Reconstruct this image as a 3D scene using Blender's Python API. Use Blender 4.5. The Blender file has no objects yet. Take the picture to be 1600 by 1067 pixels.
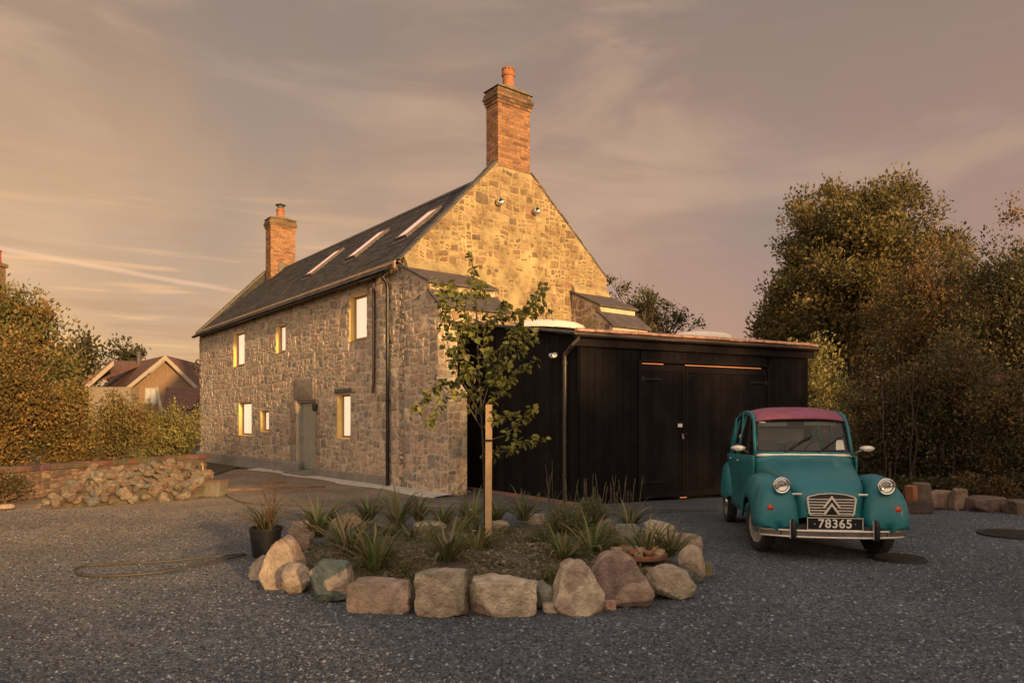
import bpy, bmesh, math, random
import numpy as np
from mathutils import Vector, Matrix, noise
from mathutils.geometry import delaunay_2d_cdt
R=math.radians
S=bpy.context.scene
COL=S.collection
# ------------------------------------------------------------ camera
CH=1.42; FP=1134.0; HY=660.0
cam=bpy.data.objects.new('camera',bpy.data.cameras.new('camera')); COL.objects.link(cam)
cam.location=(0,0,CH); cam.rotation_euler=(R(90),0,0)
cam.data.sensor_width=36; cam.data.lens=FP/1600*36; cam.data.shift_y=(HY-533.5)/1600
cam.data.clip_start=.05; cam.data.clip_end=2000
S.camera=cam
# ------------------------------------------------------------ world
SUN_AZ=Vector((.55,-.835,0)).normalized(); SUN_EL=R(8.5)
W=bpy.data.worlds.new('World'); S.world=W; W.use_nodes=True
nt=W.node_tree; N=nt.nodes; L=nt.links; N.clear()
def nd(t,**k):
    n=N.new(t)
    for a,b in k.items(): setattr(n,a,b)
    return n
def mth(op,a,b=None,c=None,clamp=False):
    n=nd('ShaderNodeMath',operation=op); n.use_clamp=clamp
    for i,v in enumerate((a,b,c)):
        if v is None: continue
        if isinstance(v,(int,float)): n.inputs[i].default_value=v
        else: L.new(v,n.inputs[i])
    return n.outputs[0]
def mixc(f,a,b,bt='MIX'):
    n=nd('ShaderNodeMix',data_type='RGBA',blend_type=bt)
    for i,v in ((0,f),(6,a),(7,b)):
        if isinstance(v,(int,float)): n.inputs[i].default_value=v
        elif isinstance(v,tuple): n.inputs[i].default_value=(*v,1)
        else: L.new(v,n.inputs[i])
    return n.outputs[2]
def ramp(f,*st):
    n=nd('ShaderNodeMapRange',interpolation_type='SMOOTHSTEP'); L.new(f,n.inputs[0])
    n.inputs[1].default_value=st[0]; n.inputs[2].default_value=st[1]
    return n.outputs[0]
tc=nd('ShaderNodeTexCoord'); sp=nd('ShaderNodeSeparateXYZ'); L.new(tc.outputs['Generated'],sp.inputs[0])
X,Y,Z=sp.outputs
az=mth('ARCTAN2',X,Y)                        # 0 ahead, negative to the left
el=mth('ARCSINE',Z)
low=(.62,.37,.15); peach=(.43,.285,.165); top=(.178,.138,.117); rgt=(.335,.195,.15)
SKY={'low':low}
horL=mixc(ramp(az,-.75,.15),low,(.35,.21,.14))
horL=mixc(ramp(az,.1,.75),horL,(.27,.145,.108))
mid=mixc(ramp(az,-.6,.35),peach,(.275,.178,.145))
c=mixc(ramp(el,.0,.20),horL,mid)
c=mixc(ramp(el,.12,.60),c,top)
# soft cloud veils
mp=nd('ShaderNodeMapping'); mp.inputs['Scale'].default_value=(1.6,1.6,5.5); mp.inputs['Rotation'].default_value=(.10,.22,0); L.new(tc.outputs['Generated'],mp.inputs[0])
n1=nd('ShaderNodeTexNoise'); n1.inputs['Scale'].default_value=1.7; n1.inputs['Detail'].default_value=6; n1.inputs['Roughness'].default_value=.55; n1.inputs['Distortion'].default_value=.5; L.new(mp.outputs[0],n1.inputs[0])
veil=ramp(n1.outputs[0],.42,.68)
c=mixc(mth('MULTIPLY',veil,.46),c,(.44,.31,.21))
n1b=nd('ShaderNodeTexNoise'); n1b.inputs['Scale'].default_value=2.3; n1b.inputs['Detail'].default_value=4; L.new(tc.outputs['Generated'],n1b.inputs[0])
c=mixc(mth('MULTIPLY',ramp(n1b.outputs[0],.46,.66),.42),c,(.17,.155,.15))
# thin streaks low on the left
mp2=nd('ShaderNodeMapping'); mp2.inputs['Scale'].default_value=(2.2,2.2,30); mp2.inputs['Rotation'].default_value=(0,.03,0); L.new(tc.outputs['Generated'],mp2.inputs[0])
n2=nd('ShaderNodeTexNoise'); n2.inputs['Scale'].default_value=2.0; n2.inputs['Detail'].default_value=5; n2.inputs['Distortion'].default_value=.35; L.new(mp2.outputs[0],n2.inputs[0])
band=mth('MULTIPLY',ramp(el,.36,.06),ramp(az,.1,-.35))
c=mixc(mth('MULTIPLY',mth('MULTIPLY',ramp(n2.outputs[0],.52,.66),band),.55),c,(.33,.19,.115))
c=mixc(mth('MULTIPLY',mth('MULTIPLY',ramp(n2.outputs[0],.48,.33),band),.6),c,(.72,.43,.20))
# vapour trail: a thin band round a great circle
def pdir(px,py): return Vector(((px-800)/FP,1,(HY-py)/FP)).normalized()
nn=pdir(0,388).cross(pdir(365,455)).normalized()
vd=nd('ShaderNodeVectorMath',operation='DOT_PRODUCT'); L.new(tc.outputs['Generated'],vd.inputs[0]); vd.inputs[1].default_value=nn
nz=nd('ShaderNodeTexNoise'); nz.inputs['Scale'].default_value=14; L.new(tc.outputs['Generated'],nz.inputs[0])
dd=mth('ABSOLUTE',mth('ADD',vd.outputs['Value'],mth('MULTIPLY',mth('SUBTRACT',nz.outputs[0],.5),.004)))
tr=mth('MULTIPLY',ramp(dd,.0042,.0008),mth('MULTIPLY',ramp(az,-.30,-.42),ramp(az,-1.0,-.7)))
c=mixc(mth('MULTIPLY',tr,.42),c,(.66,.43,.28))
c=mixc(1.0,c,(1.06,.98,.91),'MULTIPLY')
# out of view: cooler zenith; sky behind the viewer brightened to fill the shaded fronts
c=mixc(ramp(el,.62,1.1),c,(.38,.37,.37))
c=mixc(ramp(Y,-.05,-.75),c,(.96,.73,.54))
c=mixc(ramp(el,-.02,-.15),c,(.06,.045,.035))
sky=nd('ShaderNodeTexSky',sky_type='NISHITA'); sky.sun_disc=False; sky.sun_elevation=SUN_EL; sky.sun_rotation=math.atan2(SUN_AZ.x,SUN_AZ.y)
b1=nd('ShaderNodeBackground'); b1.inputs[1].default_value=1.0; L.new(c,b1.inputs[0])
b2=nd('ShaderNodeBackground'); b2.inputs[1].default_value=.006; L.new(sky.outputs[0],b2.inputs[0])
ad=nd('ShaderNodeAddShader'); L.new(b1.outputs[0],ad.inputs[0]); L.new(b2.outputs[0],ad.inputs[1])
wo=nd('ShaderNodeOutputWorld'); L.new(ad.outputs[0],wo.inputs[0])
# ------------------------------------------------------------ sun
sl=bpy.data.lights.new('sun','SUN'); sun=bpy.data.objects.new('sun',sl); COL.objects.link(sun)
sl.energy=5.0; sl.angle=R(2.0); sl.color=(1,.61,.25)
sd=(SUN_AZ*math.cos(SUN_EL)+Vector((0,0,math.sin(SUN_EL))))
sun.rotation_euler=sd.to_track_quat('Z','Y').to_euler()
S.view_settings.view_transform='Standard'; S.view_settings.look='None'
S.view_settings.exposure=.55; S.view_settings.gamma=1
# ------------------------------------------------------------ helpers
def at(px,py,d): return Vector(((px-800)/FP*d,d,CH-(py-HY)/FP*d))
def gnd(px,py,z=0): return at(px,py,(CH-z)*FP/(py-HY))
class MB:
    def __init__(s): s.v=[]; s.f=[]; s.c=[]
    def face(s,pts,col=(1,1,1)):
        n=len(s.v); s.v+= [tuple(p) for p in pts]; s.f.append(tuple(range(n,n+len(pts)))); s.c.append(col)
    def add(s,vs,fs,col=(1,1,1)):
        n=len(s.v); s.v+=[tuple(p) for p in vs]
        for i,f in enumerate(fs):
            s.f.append(tuple(n+k for k in f)); s.c.append(col if not isinstance(col,list) else col[i])
    def box(s,a,b,col=(1,1,1),M=None,bev=0):
        (x0,y0,z0),(x1,y1,z1)=a,b
        vs=[Vector(p) for p in ((x0,y0,z0),(x1,y0,z0),(x1,y1,z0),(x0,y1,z0),(x0,y0,z1),(x1,y0,z1),(x1,y1,z1),(x0,y1,z1))]
        if M is not None: vs=[M@p for p in vs]
        s.add(vs,[(0,3,2,1),(4,5,6,7),(0,1,5,4),(1,2,6,5),(2,3,7,6),(3,0,4,7)],col)
    def prism(s,poly,ext,col=(1,1,1)):
        n=len(poly); ext=Vector(ext); a=[Vector(p) for p in poly]; b=[p+ext for p in a]
        nor=Vector((0,0,0))
        for i in range(n): nor+=a[i].cross(a[(i+1)%n])
        if nor.dot(ext)>0: a,b=b,a
        s.add(a+b,[tuple(range(n)),tuple(reversed(range(n,2*n)))]+[(i,i+n,(i+1)%n+n,(i+1)%n) for i in range(n)],col)
    def tube(s,pts,r,seg=8,col=(1,1,1),cap=True):
        pts=[Vector(p) for p in pts]; n=len(pts)
        if not hasattr(r,'__len__'): r=[r]*n
        base=len(s.v); up=None
        for i,p in enumerate(pts):
            t=(pts[min(i+1,n-1)]-pts[max(i-1,0)]).normalized()
            if up is None: up=Vector((0,0,1)) if abs(t.z)<.9 else Vector((1,0,0))
            a=t.cross(up).normalized(); b=a.cross(t).normalized(); up=b
            for k in range(seg):
                w=2*math.pi*k/seg; s.v.append(tuple(p+(a*math.cos(w)+b*math.sin(w))*r[i]))
        for i in range(n-1):
            for k in range(seg):
                s.f.append((base+i*seg+k,base+i*seg+(k+1)%seg,base+(i+1)*seg+(k+1)%seg,base+(i+1)*seg+k)); s.c.append(col)
        if cap:
            s.f.append(tuple(base+k for k in reversed(range(seg)))); s.c.append(col)
            s.f.append(tuple(base+(n-1)*seg+k for k in range(seg))); s.c.append(col)
    def lathe(s,prof,cen=(0,0,0),seg=24,col=(1,1,1),M=None):
        base=len(s.v); cen=Vector(cen)
        for (r,z) in prof:
            for k in range(seg):
                w=2*math.pi*k/seg; p=Vector((r*math.cos(w),r*math.sin(w),z))
                if M is not None: p=M@p
                s.v.append(tuple(p+cen))
        for i in range(len(prof)-1):
            for k in range(seg):
                s.f.append((base+i*seg+k,base+i*seg+(k+1)%seg,base+(i+1)*seg+(k+1)%seg,base+(i+1)*seg+k)); s.c.append(col)
        for i,rev in ((0,True),(len(prof)-1,False)):
            if prof[i][0]>1e-4:
                q=[base+i*seg+k for k in range(seg)]
                s.f.append(tuple(reversed(q)) if rev else tuple(q)); s.c.append(col)
    def grid(s,rows,col=(1,1,1),closed=False,flip=False):
        base=len(s.v); m=len(rows[0])
        for r_ in rows: s.v+=[tuple(p) for p in r_]
        for i in range(len(rows)-1):
            for k in range(m if closed else m-1):
                q=(base+i*m+k,base+i*m+(k+1)%m,base+(i+1)*m+(k+1)%m,base+(i+1)*m+k)
                s.f.append(q[::-1] if flip else q); s.c.append(col)
    def build(s,name,mat,parent=None,smooth=False,bevel=0,sub=0,solid=0,loc=None,weld=False,angle=None):
        me=bpy.data.meshes.new(name); me.from_pydata(s.v,[],s.f)
        at_=me.color_attributes.new('Col','FLOAT_COLOR','CORNER')
        lt=np.array([len(f) for f in s.f]); cc=np.array(s.c,dtype=np.float32)
        if len(cc):
            cc=np.concatenate([cc,np.ones((len(cc),1),np.float32)],1); cc=np.repeat(cc,lt,axis=0)
            at_.data.foreach_set('color',cc.ravel())
        if weld:
            bm=bmesh.new(); bm.from_mesh(me); bmesh.ops.remove_doubles(bm,verts=bm.verts,dist=.0005); bmesh.ops.recalc_face_normals(bm,faces=bm.faces); bm.to_mesh(me); bm.free()
        for m in (mat if isinstance(mat,(list,tuple)) else [mat]): me.materials.append(m)
        if smooth: me.polygons.foreach_set('use_smooth',[True]*len(me.polygons))
        if smooth and angle: me.set_sharp_from_angle(angle=R(angle))
        o=bpy.data.objects.new(name,me); COL.objects.link(o)
        if parent is not None: o.parent=parent
        if loc is not None: o.location=loc
        if solid: m=o.modifiers.new('s','SOLIDIFY'); m.thickness=solid; m.offset=-1
        if sub: m=o.modifiers.new('u','SUBSURF'); m.levels=sub; m.render_levels=sub
        if bevel: m=o.modifiers.new('b','BEVEL'); m.width=bevel; m.segments=2; m.limit_method='ANGLE'; m.angle_limit=R(35)
        return o
def tag(o,label=None,cat=None,group=None,kind=None):
    if label: o['label']=label
    if cat: o['category']=cat
    if group: o['group']=group
    if kind: o['kind']=kind
    return o
def empty(name,loc=(0,0,0),rz=0,label=None,cat=None,group=None):
    o=bpy.data.objects.new(name,None); COL.objects.link(o); o.location=loc; o.rotation_euler=(0,0,rz); o.empty_display_size=.2
    return tag(o,label,cat,group)
def copy_tree(o,parent=None):
    c_=o.copy(); COL.objects.link(c_)
    if parent is not None: c_.parent=parent
    for ch in o.children: copy_tree(ch,c_)
    return c_
def mat(name,base=(.5,.5,.5),rough=.8,var=.25,vs=3.0,bump=.2,bs=30,metal=0,attr=False,spec=.4,trans=0,alpha=None,emit=None,es=0,var2=None,coat=0,dirt=None):
    m=bpy.data.materials.new(name); m.use_nodes=True; t=m.node_tree; n=t.nodes; l=t.links
    p=n['Principled BSDF']
    p.inputs['Roughness'].default_value=rough; p.inputs['Metallic'].default_value=metal; p.inputs['Specular IOR Level'].default_value=spec
    if coat: p.inputs['Coat Weight'].default_value=coat; p.inputs['Coat Roughness'].default_value=.15
    tc=n.new('ShaderNodeTexCoord')
    no=n.new('ShaderNodeTexNoise'); no.inputs['Scale'].default_value=vs; no.inputs['Detail'].default_value=6; no.inputs['Roughness'].default_value=.6; l.new(tc.outputs['Object'],no.inputs[0])
    mr=n.new('ShaderNodeMapRange'); mr.inputs[1].default_value=.3; mr.inputs[2].default_value=.7; mr.inputs[3].default_value=1-var; mr.inputs[4].default_value=1+var; l.new(no.outputs[0],mr.inputs[0])
    mx=n.new('ShaderNodeMix'); mx.data_type='RGBA'; mx.blend_type='MULTIPLY'; mx.inputs[0].default_value=1
    if attr:
        a=n.new('ShaderNodeAttribute'); a.attribute_name='Col'
        m2=n.new('ShaderNodeMix'); m2.data_type='RGBA'; m2.blend_type='MULTIPLY'; m2.inputs[0].default_value=1
        l.new(a.outputs[0],m2.inputs[6]); m2.inputs[7].default_value=(*base,1); src=m2.outputs[2]
    else:
        rg=n.new('ShaderNodeRGB'); rg.outputs[0].default_value=(*base,1); src=rg.outputs[0]
    if dirt is not None:
        n3=n.new('ShaderNodeTexNoise'); n3.inputs['Scale'].default_value=dirt[1]; n3.inputs['Detail'].default_value=8; n3.inputs['Roughness'].default_value=.7; l.new(tc.outputs['Object'],n3.inputs[0])
        r3=n.new('ShaderNodeMapRange'); r3.inputs[1].default_value=dirt[2]; r3.inputs[2].default_value=dirt[3]; l.new(n3.outputs[0],r3.inputs[0])
        m3=n.new('ShaderNodeMix'); m3.data_type='RGBA'; l.new(r3.outputs[0],m3.inputs[0]); l.new(src,m3.inputs[6]); m3.inputs[7].default_value=(*dirt[0],1); src=m3.outputs[2]
    l.new(src,mx.inputs[6]); l.new(mr.outputs[0],mx.inputs[7]); l.new(mx.outputs[2],p.inputs['Base Color'])
    if bump:
        nb=n.new('ShaderNodeTexNoise'); nb.inputs['Scale'].default_value=bs; nb.inputs['Detail'].default_value=5; l.new(tc.outputs['Object'],nb.inputs[0])
        bp=n.new('ShaderNodeBump'); bp.inputs['Strength'].default_value=bump; bp.inputs['Distance'].default_value=.02; l.new(nb.outputs[0],bp.inputs['Height']); l.new(bp.outputs[0],p.inputs['Normal'])
    if trans: p.inputs['Transmission Weight'].default_value=trans
    if alpha is not None: p.inputs['Alpha'].default_value=alpha
    if emit: p.inputs['Emission Color'].default_value=(*emit,1); p.inputs['Emission Strength'].default_value=es
    return m
def glassmat(name,tint=(.8,.85,.83),rough=.03,f=.12):
    m=bpy.data.materials.new(name); m.use_nodes=True; t=m.node_tree; n=t.nodes; l=t.links; n.clear()
    o=n.new('ShaderNodeOutputMaterial'); a=n.new('ShaderNodeBsdfTransparent'); a.inputs[0].default_value=(*tint,1)
    g=n.new('ShaderNodeBsdfGlossy'); g.inputs['Roughness'].default_value=rough; fr=n.new('ShaderNodeFresnel'); fr.inputs[0].default_value=1.5
    ad=n.new('ShaderNodeMath'); ad.operation='ADD'; ad.inputs[1].default_value=f; l.new(fr.outputs[0],ad.inputs[0])
    x=n.new('ShaderNodeMixShader'); l.new(ad.outputs[0],x.inputs[0]); l.new(a.outputs[0],x.inputs[1]); l.new(g.outputs[0],x.inputs[2]); l.new(x.outputs[0],o.inputs[0])
    return m
def leafmat(name,base=(1,1,1),tr=.35):
    m=bpy.data.materials.new(name); m.use_nodes=True; t=m.node_tree; n=t.nodes; l=t.links; p=n['Principled BSDF']; o=n['Material Output']
    a=n.new('ShaderNodeAttribute'); a.attribute_name='Col'
    mx=n.new('ShaderNodeMix'); mx.data_type='RGBA'; mx.blend_type='MULTIPLY'; mx.inputs[0].default_value=1; l.new(a.outputs[0],mx.inputs[6]); mx.inputs[7].default_value=(*base,1)
    l.new(mx.outputs[2],p.inputs['Base Color']); p.inputs['Roughness'].default_value=.55; p.inputs['Specular IOR Level'].default_value=.3
    tl=n.new('ShaderNodeBsdfTranslucent'); l.new(mx.outputs[2],tl.inputs[0]); x=n.new('ShaderNodeMixShader'); x.inputs[0].default_value=tr
    l.new(p.outputs[0],x.inputs[1]); l.new(tl.outputs[0],x.inputs[2]); l.new(x.outputs[0],o.inputs[0])
    return m
# ------------------------------------------------------------ materials
M_mortar=mat('lime_mortar',(.52,.42,.30),.95,.25,2.2,.5,45)
M_stone=mat('rubble_stone',(1,1,1),.85,.38,9,.6,38,attr=True)
M_gmortar=mat('gable_mortar',(.33,.255,.13),.95,.36,1.6,1.0,18,dirt=((.17,.105,.055),2.2,.47,.68))
M_gstone=mat('gable_stone',(1,1,1),.9,.35,7,.6,30,attr=True)
M_brick=mat('chimney_brick',(1,1,1),.9,.3,14,.5,60,attr=True)
M_bmort=mat('brick_mortar',(.42,.33,.24),.95,.2,8,.4,60)
M_slate=mat('roof_slate',(1,.9,.84),.85,.3,7,.35,35,attr=True,spec=.3)
M_lead=mat('grey_slate_coping',(.085,.075,.068),.7,.35,5,.5,25)
M_conc=mat('concrete',(.23,.205,.175),.95,.22,3,.5,30)
M_black=mat('black_plastic_pipe',(.012,.011,.012),.35,.1,5,0)
M_cream=mat('cream_reveal_plaster',(.72,.50,.17),.9,.12,5,.2,30)
M_frame=mat('brown_window_frame',(.30,.19,.13),.6,.15,8,.1,40)
M_pane=mat('glowing_window_pane',(.2,.17,.15),.15,.03,5,0,emit=(1.0,.70,.46),es=.66)  # pale glow of the glass put in as emission
M_sky=mat('pink_glow_skylight_pane',(.10,.07,.06),.15,.05,5,0,emit=(1.0,.38,.27),es=.85)  # pink sky reflection put in as emission
M_timber=mat('old_timber',(.15,.085,.055),.8,.3,6,.4,40)
M_wood=mat('pale_softwood_stake',(.46,.30,.16),.75,.22,9,.3,50)
M_shed=mat('black_stained_board',(.62,.56,.58),.8,.45,3,.4,35,attr=True,spec=.15,dirt=((.016,.012,.011),2.2,.55,.8))
M_glint=mat('glint_toned_capping',(.95,.50,.32),.30,.5,7,.3,9,metal=.9)  # bright orange base colour carries the glints along the roof edge
M_dome=mat('milky_acrylic_dome',(.85,.74,.62),.25,.1,4,0)
M_terra=mat('terracotta',(.32,.125,.06),.85,.3,9,.3,40)
M_metal=mat('steel_lamp_housing',(.55,.55,.55),.25,.1,5,0,metal=1)
M_white=mat('white_plastic',(.7,.68,.64),.5,.05,5,0)
M_rock=mat('edging_rock',(1,1,1),.92,.45,6,1.0,42,attr=True,dirt=((.13,.105,.075),9,.52,.72))
M_bark=mat('bark',(.12,.085,.06),.9,.35,8,.6,40)
M_leaf=leafmat('leaf',tr=.3)
M_rust=mat('rusty_brick',(.33,.15,.09),.9,.35,8,.5,40)
# ------------------------------------------------------------ ground
def gravel_mat():
    m=bpy.data.materials.new('gravel'); m.use_nodes=True; t=m.node_tree; n=t.nodes; l=t.links; p=n['Principled BSDF']
    tc=n.new('ShaderNodeTexCoord')
    def vor(sc,ft='F1'):
        v=n.new('ShaderNodeTexVoronoi'); v.feature=ft; v.inputs['Scale'].default_value=sc; l.new(tc.outputs['Object'],v.inputs['Vector']); return v
    v=vor(48); v2=vor(27)
    sx=n.new('ShaderNodeSeparateColor'); l.new(v.outputs['Color'],sx.inputs[0])
    cr=n.new('ShaderNodeValToRGB'); e=cr.color_ramp.elements; e[0].position=0; e[0].color=(.032,.036,.044,1); e[1].position=1; e[1].color=(.19,.19,.195,1)
    for pos,cc in ((.35,(.066,.071,.080)),(.7,(.10,.104,.112)),(.9,(.14,.132,.125))):
        q=e.new(pos); q.color=(*cc,1)
    l.new(sx.outputs[0],cr.inputs[0])
    no=n.new('ShaderNodeTexNoise'); no.inputs['Scale'].default_value=.55; no.inputs['Detail'].default_value=7; no.inputs['Roughness'].default_value=.65; l.new(tc.outputs['Object'],no.inputs[0])
    sep=n.new('ShaderNodeSeparateXYZ'); l.new(tc.outputs['Object'],sep.inputs[0])
    # far left of the yard: reddish soil mix plus warm sunlight put into colour
    a=n.new('ShaderNodeMath'); a.operation='MULTIPLY_ADD'; l.new(sep.outputs[0],a.inputs[0]); a.inputs[1].default_value=-.13; a.inputs[2].default_value=-.35
    b=n.new('ShaderNodeMath'); b.operation='MULTIPLY_ADD'; l.new(sep.outputs[1],b.inputs[0]); b.inputs[1].default_value=.055; l.new(a.outputs[0],b.inputs[2])
    b2=n.new('ShaderNodeMath'); b2.operation='SUBTRACT'; l.new(b.outputs[0],b2.inputs[0]); b2.inputs[1].default_value=.45
    c_=n.new('ShaderNodeMath'); c_.operation='ADD'; l.new(b2.outputs[0],c_.inputs[0]); l.new(no.outputs[0],c_.inputs[1])
    mr=n.new('ShaderNodeMapRange'); mr.interpolation_type='SMOOTHSTEP'; mr.inputs[1].default_value=.25; mr.inputs[2].default_value=1.05; l.new(c_.outputs[0],mr.inputs[0])
    cb=n.new('ShaderNodeValToRGB'); e=cb.color_ramp.elements; e[0].color=(.10,.065,.04,1); e[1].color=(.36,.26,.17,1); l.new(sx.outputs[1],cb.inputs[0])
    mx=n.new('ShaderNodeMix'); mx.data_type='RGBA'; l.new(mr.outputs[0],mx.inputs[0]); l.new(cr.outputs[0],mx.inputs[6]); l.new(cb.outputs[0],mx.inputs[7])
    m4=n.new('ShaderNodeMapRange'); m4.inputs[1].default_value=.3; m4.inputs[2].default_value=.7; m4.inputs[3].default_value=.66; m4.inputs[4].default_value=1.38; l.new(no.outputs[0],m4.inputs[0])
    m3=n.new('ShaderNodeMix'); m3.data_type='RGBA'; m3.blend_type='MULTIPLY'; m3.inputs[0].default_value=1; l.new(mx.outputs[2],m3.inputs[6]); l.new(m4.outputs[0],m3.inputs[7])
    m5=n.new('ShaderNodeMix'); m5.data_type='RGBA'; m5.blend_type='MULTIPLY'; m5.inputs[0].default_value=1; l.new(m3.outputs[2],m5.inputs[6]); m5.inputs[7].default_value=(.93,.98,1.06,1); l.new(m5.outputs[2],p.inputs['Base Color']); p.inputs['Roughness'].default_value=.9
    bp=n.new('ShaderNodeBump'); bp.inputs['Strength'].default_value=1; bp.inputs['Distance'].default_value=.02; bp.invert=True; l.new(v.outputs['Distance'],bp.inputs['Height'])
    bq=n.new('ShaderNodeBump'); bq.inputs['Strength'].default_value=.6; bq.inputs['Distance'].default_value=.04; l.new(no.outputs[0],bq.inputs['Height']); l.new(bp.outputs[0],bq.inputs['Normal'])
    l.new(bq.outputs[0],p.inputs['Normal'])
    return m
M_gravel=gravel_mat()
b=MB(); b.box((-300,-200,-.6),(300,500,-.02)); tag(b.build('ground',mat('dark_grassy_soil',(.055,.055,.025),.95,.5,.4,.6,6)),kind='structure')
b=MB(); NX=90
def gz(x,y): return .018*noise.noise(Vector((x*.35,y*.35,0)))*min(1,max(0,(19.5-y)/3))
rows=[]
for j in range(101):
    y=-8+j*.30
    rows.append([(-15+i*.36,y,gz(-15+i*.36,y)) for i in range(86)])
b.grid(rows); tag(b.build('gravel_yard',M_gravel,smooth=True),kind='structure')
# loose gravel stones near the viewer, real pebbles
def gravel_stones():
    rng=np.random.default_rng(5); P=[]
    n=90000
    d=3.3+rng.random(n)**1.35*8.5; x=(rng.random(n)*2-1)*(d*.76+.3)
    r0=.007+.008*rng.random(n)**2
    keep=((x+.33)**2+(d-7.5)**2>1.95**2)&(~((x>2.4)&(x<4.3)&(d>7)&(d>8.2)))
    d=d[keep];x=x[keep];r0=r0[keep]; n=len(d)
    base=np.array([[1,0,0],[0,1,0],[-1,0,0],[0,-1,0],[0,0,1],[.0,0,-.6]]); base=np.vstack([base])
    tri=np.array([[0,1,4],[1,2,4],[2,3,4],[3,0,4]])
    base=base[:5]
    a=rng.random(n)*6.283; ca,sa=np.cos(a),np.sin(a)
    V=base[None]*(1+.35*(rng.random((n,5,3))-.5))*r0[:,None,None]
    V[:,:,0]*=(1+.5*rng.random(n))[:,None]; V[:,:,2]*=.75; V[:,4,:2]+=(rng.random((n,2))-.5)*r0[:,None]*.9
    vx=V[:,:,0]*ca[:,None]-V[:,:,1]*sa[:,None]; vy=V[:,:,0]*sa[:,None]+V[:,:,1]*ca[:,None]
    gzz=np.array([gz(a_,b_) for a_,b_ in zip(x,d)])
    V=np.stack([vx+x[:,None],vy+d[:,None],V[:,:,2]+gzz[:,None]-.001],2)
    F=(np.arange(n)[:,None,None]*5+tri[None]).reshape(-1,3)
    g=rng.random(n); pal=np.array([[.032,.035,.042],[.062,.067,.076],[.09,.095,.105],[.15,.153,.158],[.28,.275,.265],[.12,.092,.07]])
    ci=rng.choice(6,n,p=[.26,.26,.2,.14,.07,.07]); c_=pal[ci]*(.8+.4*g[:,None])
    me=bpy.data.meshes.new('gravel_stones'); me.vertices.add(n*5); me.vertices.foreach_set('co',V.ravel())
    me.loops.add(len(F)*3); me.loops.foreach_set('vertex_index',F.ravel()); me.polygons.add(len(F)); me.polygons.foreach_set('loop_start',np.arange(0,len(F)*3,3))
    me.update(calc_edges=True)
    ca_=me.color_attributes.new('Col','FLOAT_COLOR','CORNER'); cc=np.repeat(np.concatenate([c_,np.ones((n,1))],1),12,axis=0); ca_.data.foreach_set('color',cc.ravel().astype(np.float32))
    me.materials.append(mat('gravel_pebble',(.95,1.0,1.08),.8,.1,30,0,attr=True))
    o=bpy.data.objects.new('gravel',me); COL.objects.link(o); tag(o,'loose blue grey gravel chippings covering the yard in the foreground','gravel',kind='stuff')
gravel_stones()
# ------------------------------------------------------------ rubble masonry
def clip(poly,nx,nz,d):
    out=[]; n=len(poly)
    for i in range(n):
        a=poly[i]; b_=poly[(i+1)%n]; da=a[0]*nx+a[1]*nz-d; db=b_[0]*nx+b_[1]*nz-d
        if da<=0: out.append(a)
        if (da<0)!=(db<0) and abs(da-db)>1e-9:
            t=da/(da-db); out.append((a[0]+(b_[0]-a[0])*t,a[1]+(b_[1]-a[1])*t))
    return out
def voronoi(x0,x1,z0,z1,rmin,rmax,asp,seed,rfun=None):
    """random rubble lay-out: rows of lifts, each broken down into uneven squared stones, joints wavy"""
    rnd=random.Random(seed); cells=[]; so=Vector((seed*3.7%19,seed*1.3%11,0))
    def warp(x,z):
        p=Vector((x*2.6,z*2.6,0))+so; q=Vector((x*7.5,z*7.5,3))+so; r=(rmin+rmax)*.5
        return (x+.34*r*noise.noise(p)+.30*r*noise.noise(q),z+.50*r*noise.noise(p+Vector((9,4,2)))+.32*r*noise.noise(q+Vector((5,1,0))))
    def emit(a,b_,c_,d_):
        j=lambda k:rnd.uniform(-k,k); w=b_-a; h=d_-c_; P=[]
        n1=2 if w>rmax*.8 else 1; n2=2 if h>rmax*.8 else 1
        for (xa,za,xb,zb,n_) in ((a,c_,b_,c_,n1+1),(b_,c_,b_,d_,n2+1),(b_,d_,a,d_,n1+1),(a,d_,a,c_,n2+1)):
            for k in range(n_):
                t=k/n_; P.append((xa+(xb-xa)*t,za+(zb-za)*t))
        # lop a corner now and then
        cells.append([warp(x,z) for x,z in P])
    def split(a,b_,c_,d_,dep=0):
        w=b_-a; h=d_-c_; tgt=(rmin+(rmax-rmin)*rnd.random()**1.7)*1.35
        if w<tgt*asp*1.25 and h<tgt*1.15 or dep>7 or (w<rmin and h<rmin): emit(a,b_,c_,d_); return
        if w/asp>h*rnd.uniform(.8,1.2): m=a+w*rnd.uniform(.32,.68); split(a,m,c_,d_,dep+1); split(m,b_,c_,d_,dep+1)
        else: m=c_+h*rnd.uniform(.33,.67); split(a,b_,c_,m,dep+1); split(a,b_,m,d_,dep+1)
    z=z0-rmax
    while z<z1+rmax:
        h=rnd.uniform(1.3,2.2)*rmax*1.1; x=x0-rmax-rnd.random()*rmax*2
        while x<x1+rmax:
            w=rnd.uniform(1.4,2.8)*rmax*1.1; split(x,x+w,z,z+h); x+=w
        z+=h
    return cells
PAL=[((.29,.215,.155),5),((.235,.175,.125),5),((.35,.27,.19),4),((.19,.16,.13),3),((.175,.165,.15),2),((.33,.225,.16),3),((.125,.12,.113),1.4),((.40,.32,.23),2),((.16,.12,.09),1.6),((.30,.19,.135),2)]
GPAL=[((.22,.145,.08),4),((.17,.11,.062),4),((.26,.18,.10),3),((.20,.125,.075),3),((.13,.09,.058),1.4),((.19,.105,.065),1.2),((.29,.205,.115),2)]
def pick(rnd,pal):
    t=rnd.random()*sum(w for _,w in pal)
    for c_,w in pal:
        t-=w
        if t<=0: return c_
    return pal[0][0]
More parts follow.
